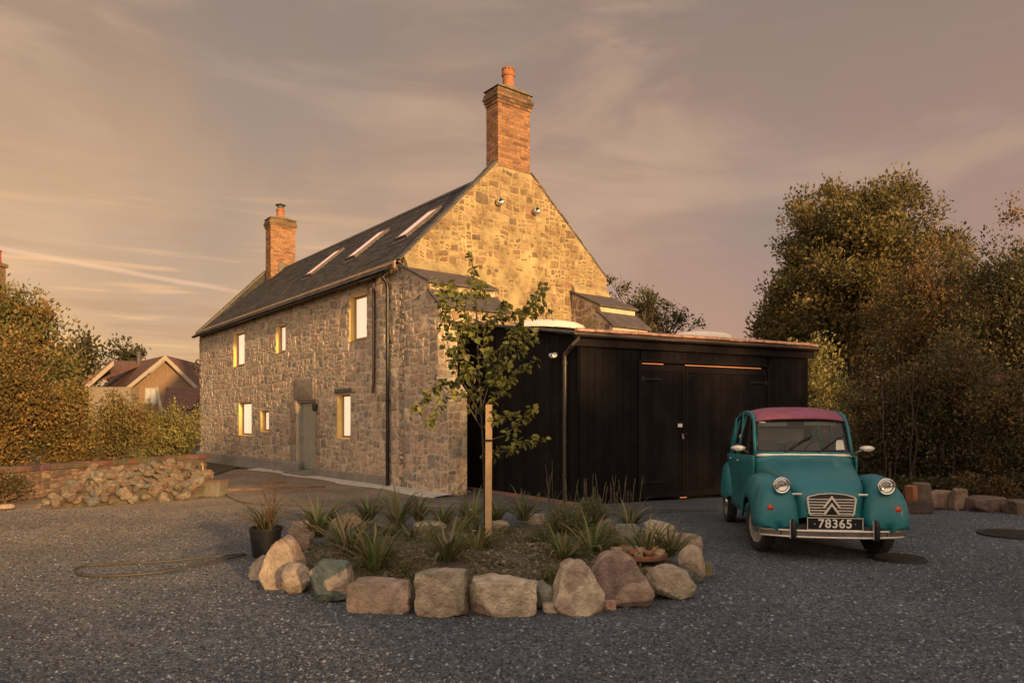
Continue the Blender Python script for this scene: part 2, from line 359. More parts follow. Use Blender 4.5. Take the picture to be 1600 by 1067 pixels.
def rubble(mb,fmap,cells,planes,holes,seed,mort=.013,proud=(.006,.022),pal=PAL,skip=None,rough=.0,bright=1.36):
    """cells in (a,z); fmap(a,z,h)->3D point at height h proud of the wall"""
    rnd=random.Random(seed)
    for poly in cells:
        for (nx,nz,d) in planes:
            poly=clip(poly,nx,nz,d)
            if len(poly)<3: break
        if len(poly)<3: continue
        cx=sum(p[0] for p in poly)/len(poly); cz=sum(p[1] for p in poly)/len(poly); bad=False
        for (h0,h1,k0,k1) in holes:
            if h0<cx<h1 and k0<cz<k1: bad=True; break
            xs=[p[0] for p in poly]; zs=[p[1] for p in poly]
            if max(xs)>h0 and min(xs)<h1 and max(zs)>k0 and min(zs)<k1:
                c_=[(cx-h1,(-1,0,-h1)),(h0-cx,(1,0,h0)),(cz-k1,(0,-1,-k1)),(k0-cz,(0,1,k0))]
                poly=clip(poly,*max(c_)[1])
                if len(poly)<3: bad=True; break
        if bad or len(poly)<3: continue
        # drop near-duplicate corners
        q=[p for i,p in enumerate(poly) if math.dist(p,poly[i-1])>.012]
        if len(q)<3: continue
        cx=sum(p[0] for p in q)/len(q); cz=sum(p[1] for p in q)/len(q)
        if skip and skip(cx,cz,rnd): continue
        rad=sum(math.dist(p,(cx,cz)) for p in q)/len(q)
        if rad<mort*2.2: continue
        mm=mort*rnd.uniform(.6,1.5)
        q=[(cx+(x-cx)*max(.2,1-mm*1.25/max(math.dist((x,z),(cx,cz)),.01)),cz+(z-cz)*max(.2,1-mm*1.25/max(math.dist((x,z),(cx,cz)),.01))) for x,z in q]
        r=[]
        for i in range(len(q)):
            a=q[i-1]; b_=q[i]; c_=q[(i+1)%len(q)]; k=rnd.uniform(.16,.44)
            r.append((b_[0]+(a[0]-b_[0])*k,b_[1]+(a[1]-b_[1])*k)); r.append((b_[0]+(c_[0]-b_[0])*k,b_[1]+(c_[1]-b_[1])*k))
        h=rnd.uniform(*proud); tx=rnd.uniform(-.06,.06); tz=rnd.uniform(-.05,.05); m=len(r)
        rings=[[fmap(x,z,-.004) for x,z in r]]
        for sc_,hh in ((.955,h*.75),(.82,h)):
            rings.append([fmap(cx+(x-cx)*sc_+rnd.uniform(-1,1)*.003,cz+(z-cz)*sc_,hh+(x-cx)*tx+(z-cz)*tz+rnd.uniform(-.0025,.0025)) for x,z in r])
        vs=[p for rg in rings for p in rg]+[fmap(cx,cz,h+rnd.uniform(0,.005))]
        fs=[]
        for j in range(2):
            for i in range(m): fs.append((j*m+i,j*m+(i+1)%m,(j+1)*m+(i+1)%m,(j+1)*m+i))
        for i in range(m): fs.append((2*m+i,2*m+(i+1)%m,3*m))
        c0=pick(rnd,pal); f=rnd.uniform(.88,1.22); c0=tuple(x*.72+y*.28 for x,y in zip(c0,PAL[0][0])) if pal is PAL else c0
        mb.add(vs,fs,tuple(min(.6,k*f*bright) for k in c0))
# ------------------------------------------------------------ house frame
O=Vector((-2.30,15.5,0)); U=Vector((.788,.616,0)).normalized(); V=Vector((-U.y,U.x,0)); HR=math.atan2(U.y,U.x)
def fac(px,py=None):
    k=(px-800)/FP; v=(O.x-k*O.y)/(U.y+V.y*k); d=O.y+V.y*v
    return (v, CH+(HY-py)/FP*d) if py is not None else v
LEN=15.8; WID=6.1; EZ=4.93; RX=3.03; RZ=7.62
house=empty('stone_farmhouse',O,HR,'long two storey rubble stone farmhouse with slate roof and a brick chimney on each gable','house')
wins=[('w',365,382,519,572),('w',431.5,446,507,551),('w',546,573,460,532),('w',373,393,628,681),('w',407,420,641,675),('w',527,547.5,615,686)]
holes=[]
for _,a,b_,t,bt in wins:
    v1=fac(a); v0=fac(b_); zt=(fac(a,t)[1]+fac(b_,t+ (2 if t<600 else -1))[1])/2
    vm=(a+b_)/2; zt=fac(vm,t)[1]; zb=fac(vm,bt)[1]
    holes.append([v0,v1,zb,zt])
dv0,dv1=fac(493.5),fac(463); dz0,dz1=.12,2.04
allh=[tuple(h) for h in holes]+[(dv0,dv1,-.1,dz1)]
RD=.20
# mortar core of the front wall, pieces between the openings
b=MB()
ys=sorted({0,LEN}|{h[0] for h in allh}|{h[1] for h in allh}); zs=sorted({-.1,EZ-.03}|{h[2] for h in allh}|{h[3] for h in allh})
def inh(y,z): return any(h[0]<y<h[1] and h[2]<z<h[3] for h in allh)
for i in range(len(ys)-1):
    for j in range(len(zs)-1):
        y0,y1,z0,z1=ys[i],ys[i+1],zs[j],zs[j+1]
        if not inh((y0+y1)/2,(z0+z1)/2): b.face([(0,y1,z0),(0,y0,z0),(0,y0,z1),(0,y1,z1)])
b.build('front_wall_mortar',M_mortar,house)
# back wall + inner faces so that the house is a closed body
b=MB(); b.box((WID-.4,.02,-.1),(WID,LEN-.02,5.1)); b.box((.5,.5,-.1),(.52,LEN-.5,4.9),(1,1,1)); b.build('back_wall',M_gmortar,house)
fm=lambda a,z,h:(-h,a,z)
cells=voronoi(-.0,LEN,0,EZ-.03,.09,.26,1.25,11)
b=MB(); lint=[(fac(490.5,627)[0]-.02,fac(459,600)[0],2.06,2.62)]
dh=(dv0,dv1,-.1,dz1)
quoin=[]
rubble(b,fm,cells,[(-1,0,0),(1,0,LEN),(0,-1,-.0),(0,1,EZ-.03)],[tuple(h) for h in holes]+[(dv0-.30,dv1+.42,-.1,dz1),lint[0]],3,mort=.019,proud=(.004,.015))
rq=random.Random(8)
def block(a0,a1,z0,z1,col,h=.03,mb=None):
    mb=mb or b; j=lambda:rq.uniform(-.012,.012); g=.012
    r=[(a0+g+j(),z0+g+.03),(a0+g+.03,z0+g+j()),(a1-g-.03,z0+g+j()),(a1-g+j(),z0+g+.03),(a1-g+j(),z1-g-.03),(a1-g-.03,z1-g+j()),(a0+g+.03,z1-g+j()),(a0+g+j(),z1-g-.03)]
    cx,cz=(a0+a1)/2,(z0+z1)/2; m=len(r)
    rings=[[fm(x,z,-.004) for x,z in r]]
    for s_,hh in ((.97,h*.7),(.88,h)): rings.append([fm(cx+(x-cx)*s_,cz+(z-cz)*s_,hh+rq.uniform(-.003,.003)) for x,z in r])
    vs=[p for q in rings for p in q]+[fm(cx,cz,h)]
    fs=[(k*m+i,k*m+(i+1)%m,(k+1)*m+(i+1)%m,(k+1)*m+i) for k in range(2) for i in range(m)]+[(2*m+i,2*m+(i+1)%m,3*m) for i in range(m)]
    mb.add(vs,fs,col)
z=0.0
for hgt in (.78,.62,.64):
    block(dv1,dv1+.42,z,z+hgt,(.27*rq.uniform(.9,1.15),.22,.165)); z+=hgt
z=0.0
for hgt in (.55,.45,.6,.44):
    block(dv0-.30,dv0,z,z+hgt,(.28*rq.uniform(.9,1.15),.215,.16)); z+=hgt
block(lint[0][0],lint[0][1],2.06,2.62,(.25,.20,.155),.035)
b.build('front_wall_stonework',M_stone,house,smooth=True,angle=40)
# end quoin return of far-left corner is out of view; gable walls
APX=3.0; APZ=8.06; RE=5.24
gpoly=[(0,4.97),(APX,APZ),(WID,RE)]
def gplanes(z0=-1):
    pl=[(-1,0,0),(1,0,WID),(0,-1,-z0)]
    for (a,b_) in ((gpoly[0],gpoly[1]),(gpoly[1],gpoly[2])):
        nx=-(b_[1]-a[1]); nz=(b_[0]-a[0]); l_=math.hypot(nx,nz); nx/=l_; nz/=l_; pl.append((nx,nz,a[0]*nx+a[1]*nz))
    return pl
GT=.22
for y0 in (0,LEN-GT):
    b=MB(); b.prism([(0,y0,-.1),(WID,y0,-.1),(WID,y0,RE),(3.47,y0,7.47),(3.47,y0,7.44),(2.50,y0,7.44),(2.50,y0,7.53),(0,y0,4.97)],(0,GT,0))
    b.build('gable_wall',M_gmortar,house)
gm=lambda a,z,h:(a,-h,z)
cells=voronoi(0,WID,2.4,APZ,.075,.19,1.35,21)
def gskip(x,z,rnd):
    k=math.exp(-(((x-3.0)/1.1)**2+((z-4.95)/1.0)**2))      # worn rendered patch in the middle of the gable
    return z>7.38 and 2.4<x<3.57 or rnd.random()<.02+.50*k+(.35*max(0,noise.noise(Vector((x*1.3,z*1.3,4)))))
b=MB(); rubble(b,gm,cells,gplanes(2.4),[],5,mort=.021,proud=(.003,.016),pal=GPAL,skip=gskip,bright=1.08)
# rough edge stones along both verges
for (a,e,n_) in ((gpoly[0],gpoly[1],15),(gpoly[1],gpoly[2],13)):
    pass
b.build('gable_wall_stonework',M_gstone,house,smooth=True,angle=40)
# verge copings on top of the gable parapets
for y0 in (-.02,LEN-GT-.02):
    for (a,e) in (((0-.10,4.97-.10),(2.485,7.53)),((3.485,7.47),(WID+.08,RE-.06))):
        b=MB()
        a=Vector((a[0],0,a[1])); e=Vector((e[0],0,e[1])); n_=11; t=(e-a)/n_; nor=Vector((-t.z,0,t.x)).normalized()
        for i in range(n_):
            p=a+t*i+t*.01; q=a+t*(i+1)-t*.01; th=.035+.012*rq.random(); o_=rq.uniform(-.012,.012)
            b.prism([(p.x,y0+o_,p.z),(q.x,y0+o_,q.z),(q.x+nor.x*th,y0+o_,q.z+nor.z*th),(p.x+nor.x*th,y0+o_,p.z+nor.z*th)],(0,GT+.04,0))
        b.build('coping',M_lead,house,bevel=.008)
b=MB(); b.prism([(0.05,LEN-GT-.03,4.6),(0.05,LEN-GT-.03,5.0),(2.5,LEN-GT-.03,7.51),(3.47,LEN-GT-.03,7.45),(WID,LEN-GT-.03,RE-.02),(WID,LEN-GT-.03,4.9),(APX,LEN-GT-.03,APZ-.6)],(0,.025,0)); b.build('parapet_slating',mat('mossy_slating',(.042,.041,.036),.9,.5,5,.6,20),house)
# roof slates
b=MB(); rs=random.Random(4)
def slope_pt(t,y,h,side):
    # t metres down the slope from the ridge
    if side<0: dx=RX+.30; dz=RZ-(EZ-.24)
    else: dx=WID+.25-RX; dz=RZ-4.72
    l_=math.hypot(dx,dz); ux=dx/l_*(-1 if side<0 else 1); uz=-dz/l_
    nx,nz=(-uz*(-1 if side<0 else 1)*-1, dx/l_)
    nx=(dz/l_)*(-1 if side<0 else 1)
    return Vector((RX+ux*t+nx*h,y,RZ+uz*t+nz*h))
def slope_len(side): return math.hypot(RX+.30,RZ-(EZ-.24)) if side<0 else math.hypot(WID+.25-RX,RZ-4.72)
for side in (-1,1):
    SL=slope_len(side); g=.165; n_=int(SL/g)
    b.face([slope_pt(0,GT,-.05,side),slope_pt(SL-.02,GT,-.05,side),slope_pt(SL-.02,LEN-GT,-.05,side),slope_pt(0,LEN-GT,-.05,side)],(.05,.048,.05))
    if side>0:
        b.face([slope_pt(0,GT,0,side),slope_pt(SL,GT,0,side),slope_pt(SL,LEN-GT,0,side),slope_pt(0,LEN-GT,0,side)],(.07,.066,.07)); continue
    for r_ in range(n_+1):
        t0=r_*SL/(n_+1); t1=t0+SL/(n_+1)+.035; w=.26; y=GT-(w/2 if r_%2 else 0)
        while y<LEN-GT:
            y0=max(y,GT)+.003; y1=min(y+w,LEN-GT)-.003
            if y1>y0+.02:
                k=rs.uniform(.6,1.3); tt=rs.uniform(-.006,.006); c_=(.062*k,.058*k,.060*k)
                if rs.random()<.06: c_=(.10,.09,.075)
                h0=.004+rs.uniform(0,.003); h1=.017+rs.uniform(0,.006)
                q=[slope_pt(t0,y0,h0,side),slope_pt(t1+tt,y0,h1,side),slope_pt(t1+tt,y1,h1,side),slope_pt(t0,y1,h0,side)]
                e=[slope_pt(t1+tt,y0,h1-.014,side),slope_pt(t1+tt,y1,h1-.014,side)]
                b.add(q+e,[(0,1,2,3),(1,4,5,2)],c_)
            y+=w
roof=b.build('roof',M_slate,house)
b=MB()
y=GT+.01
while y<LEN-GT-.1:
    b.prism([(RX-.16,y,RZ-.11),(RX-.16,y,RZ-.08),(RX,y,RZ+.045),(RX+.16,y,RZ-.08),(RX+.16,y,RZ-.11)],(0,.43,0)); y+=.44
b.build('ridge_tiles',M_lead,roof)
# eaves: fascia, soffit line and gutter with brackets
b=MB(); b.box((-.16,.15,EZ-.20),(-.13,LEN-.05,EZ-.04)); b.box((-.13,.15,EZ-.06),(.0,LEN-.05,EZ-.035)); 
b.build('fascia',mat('cream_fascia',(.36,.24,.15),.7,.2,5,.2,30),house)
b=MB(); gp=[]
for k in range(9):
    w=math.pi*k/8; gp.append((-.235+.062*math.cos(w),EZ-.225-.062*math.sin(w)))
b.grid([[(x,.30 if s_==0 else LEN,z) for x,z in gp] for s_ in (0,1)]); b.build('gutter',M_black,house,solid=.006)
b=MB(); b.tube([(-.21,.04,EZ-.10),(-.20,.04,EZ-.35),(-.06,.05,EZ-.5),(-.055,.05,EZ-.8)],.022,8)
ypd=fac(611); b.v=[]; b.f=[]; b.c=[]
b.tube([(-.22,ypd,EZ-.24),(-.21,ypd,EZ-.34),(-.10,ypd,EZ-.46),(-.085,ypd,EZ-.6),(-.085,ypd,.02)],.042,12)
for z in (.6,1.9,3.2,4.1): b.tube([(-.085,ypd,z-.03),(-.085,ypd,z+.03)],.052,12)
b.build('downpipe',M_black,house,smooth=True,angle=50)
y2=fac(587.5); b=MB(); b.tube([(-.06,y2,EZ-.25),(-.06,y2,fac(587.5,600)[1]),(-.10,y2-.03,fac(587.5,614)[1])],.034,10)
b.build('waste_pipe',mat('brown_pipe',(.045,.025,.022),.5,.1,5,0),house,smooth=True,angle=50)
# dark cable from the eaves corner
# windows
for i,h in enumerate(holes):
    v0,v1,z0,z1=h; cxw=(v0+v1)/2; slp=rq.uniform(.01,.03)
    w=MB(); e=.002
    w.face([(e,v1-e,z0),(e,v1-e,z1),(RD,v1-e-.03,z1),(RD,v1-e-.03,z0)][::-1]); w.face([(e,v0+e,z0),(e,v0+e,z1),(RD,v0+e+.03,z1),(RD,v0+e+.03,z0)])
    w.face([(-.02,v0+e,z0+e),(-.02,v1-e,z0+e),(RD,v1-e,z0+.05),(RD,v0+e,z0+.05)]); w.face([(e,v0+e,z1-e),(e,v1-e,z1-e),(RD,v1-e,z1-.02),(RD,v0+e,z1-.02)])
    wo_=w.build('window',M_cream,house)
    f=MB(); t=.055; a0,a1,c0,c1=v0+.02,v1-.02,z0+.03,z1-.01; x0,x1=RD-.07,RD-.01
    f.box((x0,a0,c0),(x1,a0+t,c1)); f.box((x0,a1-t,c0),(x1,a1,c1)); f.box((x0,a0+t,c0),(x1,a1-t,c0+t)); f.box((x0,a0+t,c1-t),(x1,a1-t,c1))
    f.build('frame',M_frame,wo_)
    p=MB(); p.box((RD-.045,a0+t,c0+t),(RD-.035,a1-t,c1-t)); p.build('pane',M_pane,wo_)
# stone sills and the dark lintel over the right lower window
b=MB()
for i,h in enumerate(holes):
    if i==5: b.box((-.035,h[0]-.1,h[3]+.01),(.05,h[1]+.12,h[3]+.13),(.10,.09,.085))
b.build('lintel',M_stone,house,bevel=.02)
# door
M_door=mat('grey_green_door',(.32,.30,.24),.6,.12,6,.1,40)
d_=MB(); x0,x1=.16,.20; d_.box((x0,dv0+.06,dz0),(x1,dv1-.06,dz1-.06))
n_=5; wd=(dv1-dv0-.14)/n_
for k in range(n_): d_.box((x0-.014,dv0+.07+wd*k+.006,dz0+.03),(x0-.0005,dv0+.07+wd*(k+1)-.006,dz1-.10))
door=d_.build('door',M_door,house,bevel=.003)
f=MB(); f.box((.06,dv0+.002,dz0),(.21,dv0+.06,dz1)); f.box((.06,dv1-.06,dz0),(.21,dv1-.002,dz1)); f.box((.06,dv0+.06,dz1-.06),(.21,dv1-.06,dz1)); f.build('frame',M_door,door)
f=MB(); f.lathe([(.0,0),(.025,.01),(.028,.03),(.012,.05),(.012,.07)],(x0-.07,dv1-.15,1.05),12,M=Matrix.Rotation(R(90),3,'Y')); f.build('handle',M_metal,door,smooth=True)
b=MB(); b.box((.0,dv0,-.05),(.9,dv1,dz0-.003)); b.box((-.35,dv0-.1,-.05),(-.002,dv1+.1,.09)); b.build('doorstep',M_conc,house,bevel=.015)
b=MB(); b.box((.0,dv1+.0,-.1),(.20,dv1+.002,dz1)); b.box((.0,dv0-.002,-.1),(.2,dv0,dz1)); b.box((.0,dv0,dz1),(.2,dv1,dz1+.003)); b.build('door_reveal',M_mortar,house)
# wall lamp beside the door
yl=fac(497); b=MB(); b.box((-.03,yl-.05,1.78),(0,yl+.05,1.92)); b.lathe([(.03,0),(.06,.03),(.06,.17),(.02,.2)],(-.1,yl,1.72),12); b.build('wall_lantern',M_black,house,smooth=True,angle=40)
# footing
b=MB(); b.prism([(-.16,fac(470),-.05),(0.0,fac(470),-.05),(0.0,fac(470),.34),(-.10,fac(470),.30)],(0,LEN+.1-fac(470),0)); b.box((-.10,fac(608),-.05),(.0,fac(495),.22))
b.build('footing',M_conc,house,bevel=.02)
def apron():
    m=MB(); rows=[[],[]]
    for i in range(31):
        y=-1.9+i*(8.6+1.9)/30; w=.42+.10*math.sin(i*.7)+rq.uniform(-.04,.04)
        rows[0].append((-w,y,.012)); rows[1].append((-.002,y,.045))
    m.grid(rows); m.grid([[(p[0]-.02,p[1],-.05) for p in rows[0]],rows[0]])
    return m
ap=apron().build('concrete_apron',mat('pale_concrete',(.50,.46,.40),.95,.2,4,.4,40)); ap.location=O; ap.rotation_euler=(0,0,HR); tag(ap,kind='structure')
# chimneys
def chimney(y0,y1,x0,x1,zb,zt,pot,scale=1):
    b=MB(); bk=random.Random(int(y0*10)+3); bh=.075; bl=.225
    b.box((x0+.008,y0+.008,zb),(x1-.008,y1-.008,zt),(.30,.235,.17))
    n_=int((zt-zb)/bh)
    def bcol():
        k=bk.uniform(.75,1.25); return (.27*k,.135*k,.068*k) if bk.random()>.2 else (.18*k,.09*k,.055*k)
    for r_ in range(n_):
        z0=zb+r_*bh; grow=0
        fr=(zt-z0)
        if fr<.46: grow=.022
        if fr<.38: grow=.045
        if fr<.30: grow=.068
        if fr<.22: grow=.048
        if fr<.15: grow=.02
        X0,X1,Y0,Y1=x0-grow,x1+grow,y0-grow,y1+grow
        off=bl/2 if r_%2 else 0
        tint=(.6,.72,.75) if fr<.36 else (1,1,1)
        for (a0,a1,ax,pos,sgn) in ((X0,X1,0,Y0,-1),(X0,X1,0,Y1,1),(Y0,Y1,1,X0,-1),(Y0,Y1,1,X1,1)):
            a=a0-off
            while a<a1-.01:
                s_=max(a,a0)+.005; e=min(a+bl,a1)-.005; a+=bl
                if e-s_<.02: continue
                c_=bcol(); c_=tuple(q*w for q,w in zip(c_,tint))
                pr=.0; dpt=.09 if grow else .03
                lo,hi=(pos,pos+dpt) if sgn<0 else (pos-dpt,pos)
                if ax==0: b.box((s_,lo,z0+.005),(e,hi,z0+bh-.005),c_)
                else: b.box((lo+.0007,s_,z0+.005),(hi+.0007 if sgn>0 else hi,e,z0+bh-.005),c_)
        if grow: b.box((X0+.012,Y0+.012,z0),(X1-.012,Y1-.012,z0+bh),(.26,.19,.13))
    ch=b.build('chimney',M_brick,house)
    c_=MB(); zt2=zb+n_*bh; xm,ym=(x0+x1)/2,(y0+y1)/2
    c_.add([(x0-.06,y0-.06,zt2),(x1+.06,y0-.06,zt2),(x1+.06,y1+.06,zt2),(x0-.06,y1+.06,zt2),(xm-.2,ym-.2,zt2+.13),(xm+.2,ym-.2,zt2+.13),(xm+.2,ym+.2,zt2+.13),(xm-.2,ym+.2,zt2+.13)],[(0,1,5,4),(1,2,6,5),(2,3,7,6),(3,0,4,7),(4,5,6,7)])
    c_.build('flaunching',mat('mossy_flaunching',(.16,.13,.08),.95,.4,6,.7,25),ch)
    p=MB()
    if pot==1:
        p.lathe([(.15,0),(.14,.03),(.135,.34),(.16,.36),(.165,.39),(.15,.40),(.155,.42),(.155,.54),(.12,.56),(.10,.5),(.10,.1)],(xm,ym,zt2+.08),24)
        po=p.build('chimney_pot',M_terra,ch,smooth=True,angle=35)
        q=MB()
        for k in range(12):
            w=2*math.pi*k/12; M=Matrix.Translation((xm+.1545*math.cos(w),ym+.1545*math.sin(w),zt2+.08+.50))@Matrix.Rotation(w,4,'Z')
            q.box((-.01,-.016,-.02),(.004,.016,.02),(1,1,1),M)
        q.build('vent_hole',M_black,po)
    else:
        p.lathe([(.17,0),(.155,.03),(.15,.30),(.17,.32),(.17,.38),(.12,.39)],(xm,ym,zt2+.08),20); po=p.build('chimney_pot',M_terra,ch,smooth=True,angle=35)
        q=MB(); q.lathe([(.12,.0),(.12,.16),(.10,.16)],(xm,ym,zt2+.46),16); q.lathe([(.20,.0),(.2,.02),(.05,.09),(0,.1)],(xm,ym,zt2+.62),16); q.build('cowl',M_lead,po,smooth=True,angle=35)
    return ch
chimney(-.004,.47,2.50,3.47,7.445,9.36,1)
fp=LEN
chimney(LEN-.95,LEN-.37,2.42,3.42,6.9,9.55,2)
b=MB(); b.box((RX-.30,LEN-1.0,RZ-.30),(RX+.3,LEN-.952,RZ+.14)); b.build('chimney_flashing',mat('pale_flaunch',(.15,.12,.09),.9,.3,5,.5,20),house,bevel=.02)
#: stone shoulders flush with gable
# skylights on the front slope
def skyl(pxa,pya,pxb,pyb,w):
    # lower-left and upper-right ends in the picture, traced onto the slope
    def hit(px,py):
        d=Vector(((px-800)/FP,1,(HY-py)/FP)); o=Vector((0,0,CH))-O
        dl=Vector((d.dot(U),d.dot(V),d.z)); ol=Vector((o.dot(U),o.dot(V),o.z))
        p0=slope_pt(0,0,0,-1); n_=(slope_pt(0,0,1,-1)-p0)
        t=(p0-ol).dot(n_)/dl.dot(n_); return ol+dl*t
    return hit(pxa,pya),hit(pxb,pyb)
sinfo=[((483,432),(532,394)),((549,405),(602,364)),((628,374),(682,331))]
for (a,c_) in sinfo:
    p,q=skyl(*a,*c_,0)
    t0=math.dist((RX,RZ),(q.x,q.z)); t1=math.dist((RX,RZ),(p.x,p.z)); yc=(p.y+q.y)/2; hw=.30
    def sp_(t,y,h): return slope_pt(t,y,h,-1)
    f=MB()
    for (ta,tb,ya,yb) in ((t0-.06,t0+.02,yc-hw,yc+hw),(t1-.02,t1+.06,yc-hw,yc+hw),(t0+.02,t1-.02,yc-hw,yc-hw+.07),(t0+.02,t1-.02,yc+hw-.07,yc+hw)):
        vs=[sp_(t,y,h) for h in (.0,.085) for (t,y) in ((ta,ya),(tb,ya),(tb,yb),(ta,yb))]
        f.add(vs,[(0,3,2,1),(4,5,6,7),(0,1,5,4),(1,2,6,5),(2,3,7,6),(3,0,4,7)])
    so=f.build('skylight',M_lead,roof,bevel=.004)
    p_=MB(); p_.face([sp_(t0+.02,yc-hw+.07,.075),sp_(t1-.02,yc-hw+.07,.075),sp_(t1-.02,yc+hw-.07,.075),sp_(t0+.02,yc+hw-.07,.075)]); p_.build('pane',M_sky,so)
    f=MB(); f.face([sp_(t1+.06,yc-hw-.05,.03),sp_(t1+.24,yc-hw-.05,.028),sp_(t1+.24,yc+hw+.05,.028),sp_(t1+.06,yc+hw+.05,.03)]); f.build('flashing',M_lead,so)
# gable lamps
for px,py in ((777,317),(834,331)):
    k=(px-800)/FP; t=(k*O.y-O.x)/(U.x-k*U.y); d=O.y+U.y*t; z=CH+(HY-py)/FP*d
    f=MB(); f.lathe([(.05,0),(.05,.04),(.085,.05),(.085,.14),(.07,.15),(.0,.11)],(t,-.0,z),20,M=Matrix.Rotation(R(90),3,'X')); f.build('round_wall_lamp',M_metal,house,smooth=True,angle=40)
# stepped stone buttresses at both ends of the gable
M_cap=mat('dark_slate_cap',(.075,.06,.06),.75,.3,5,.5,22)
def buttress(x0,x1,low,side):
    prof=[(0,4.70),(-1.03,4.25),(-1.03,4.03),(-1.45,3.70),(-1.45,3.45),(-1.30,3.40)]
    b=MB()
    poly=[(x0,0,3.40)]+[(x0,v,z) for v,z in reversed(prof)]
    b.prism([(x0+.004,v,z) for (_,v,z) in [(0,-.001,3.40),(0,-.001,4.70)]+[(0,v,z) for v,z in prof[1:]]],(x1-x0-.008,0,0))
    if low:
        b.prism([(x0+.004,-.001,-.1),(x0+.004,-.001,3.399),(x0+.004,-1.35,3.399),(x0+.004,-1.35,2.25),(x0+.004,-1.70,1.95),(x0+.004,-1.70,-.1)],(.45,0,0))
    o=b.build('buttress',M_mortar,house)
    s=MB()
    fx=(lambda a,z,h:(x0-h,a,z))
    cl=voronoi(-1.7,0,0 if low else 3.4,4.7,.11,.30,1.2,31+side)
    top_=[(0,1,99)]
    # slanted top clipped in two steps: keep under the cap line
    def under(c_):
        out=[]
        for p in c_:
            pp=clip(p,.4004,.9163,.9163*4.66) if True else p
            out.append(pp)
        return out
    def prof_z(v):
        if v>-1.03: return 4.66+ .437*v
        if v>-1.45: return 3.99+.786*(v+1.03)
        if v>-1.35: return 3.4
        return 2.2+.857*(v+1.35)
    def psk(cx,cz,rnd):
        if cz>prof_z(cx)-.05: return True
        if cx<-1.35 and cz>2.2+.857*(cx+1.35): return True
        return False
    hl=[(-3,-1.35,2.25,3.4),(-3,-1.45,3.4,6)] if low else [(-3,-1.45,3.4,6)]
    rubble(s,fx,cl,[(-1,0,1.70),(1,0,0),(-.437/1.091,1/1.091,4.67/1.091)],hl,9+side,skip=psk,pal=PAL if low else GPAL,mort=.019,proud=(.004,.015))
    if low:
        for (y_,za,zb_,xb) in ((-1.70,0,1.95,.45),(-1.35,2.25,3.4,.45),(-1.45,3.45,3.7,1.6),(-1.03,4.04,4.25,1.6)):
            ff=(lambda a,z,h,y_=y_:(a,y_-h,z)); cl=voronoi(x0,x0+xb,za,zb_,.12,.22,1.1,int(zb_*10))
            rubble(s,ff,cl,[(-1,0,-x0),(1,0,x0+xb),(0,-1,-za),(0,1,zb_)],[],4,pal=PAL if zb_<3.5 else GPAL)
    s.build('buttress_stonework',M_stone if low else M_gstone,o,smooth=True,angle=40)
    c_=MB()
    for (va,za,vb,zb_) in ((.0,4.70,-1.10,4.22),(-1.03,4.05,-1.52,3.68)):
        c_.prism([(x0-.07,va,za+.02),(x0-.07,vb,zb_+.02),(x0-.07,vb,zb_+.07),(x0-.07,va,za+.08)],(x1-x0+.14,0,0))
    c_.build('slate_cap',M_cap,o,bevel=.006)
    if low:
        c_=MB(); c_.prism([(x0-.04,-1.34,2.27),(x0-.04,-1.72,1.96),(x0-.04,-1.72,2.0),(x0-.04,-1.34,2.34)],(.5,0,0)); c_.build('sloped_ledge',M_mortar,o,bevel=.015)
    c_=MB(); c_.prism([(x0+.001,-.003,4.74),(x0+.001,-.16,4.69),(x0+.001,-.10,4.84),(x0+.001,-.003,4.95)],(x1-x0,0,0)); c_.build('mortar_fillet',M_gmortar,o)
buttress(0,1.64,True,0)
buttress(4.84,6.08,False,1)
# ------------------------------------------------------------ black timber garage
C0=Vector((1.15,12.4,0)); FD=Vector((.897,.44,0)).normalized(); R0=C0+FD*5.42; GA=O+U*1.14; SD=(GA-C0); SLn=SD.length; SD.normalize()
GB=O+U*7.6+V*.0
gar=empty('timber_garage',C0,0,'black timber clad lean-to garage with double doors against the gable','garage')
def Wd(p): return Vector(p)-C0
rg=random.Random(12)
def boards(mb,p0,dr,length,ztop,z0=0.05,skips=(),w=.15,out=None):
    nrm=Vector((dr.y,-dr.x,0)); a=0
    while a<length-.005:
        e=min(a+w,length)
        if not any(s0-.001<=a and e<=s1+.001 or (s0<(a+e)/2<s1) for s0,s1 in skips):
            k=rg.uniform(.65,1.35); c_=(.0125*k,.0105*k,.0115*k); pr=.018+rg.uniform(0,.004)
            za=ztop(a); zb_=ztop(e)
            p=p0+dr*(a+.003); q=p0+dr*(e-.003); o_=nrm*pr
            vs=[p+Vector((0,0,z0)),q+Vector((0,0,z0)),q+Vector((0,0,zb_)),p+Vector((0,0,za))]; vs+= [v+o_ for v in vs]
            mb.add(vs,[(0,3,2,1),(4,5,6,7),(0,1,5,4),(1,2,6,5),(2,3,7,6),(3,0,4,7)],c_)
        a=e
b=MB(); b.prism([(0,0,0),(0,0,2.90),tuple(Wd(GA)+Vector((0,0,3.62))),tuple(Wd(GA))],(.04*FD.x,.04*FD.y,0),(.004,.004,.004))
boards(b,Vector((0,0,0))+SD*SLn,-SD,SLn,lambda a:3.62-(a/SLn)*.72)
b.build('side_wall',M_shed,gar)
D0,D1,D2=1.27,2.27,4.29; DZ=2.47
b=MB()
z3=Vector((0,0,1))
def fr(s,z,o=0): return FD*s+Vector((FD.y,-FD.x,0))*o+z3*z
boards(b,Vector((0,0,0)),FD,5.42,lambda a:2.86,.05,[(D0,D2)])
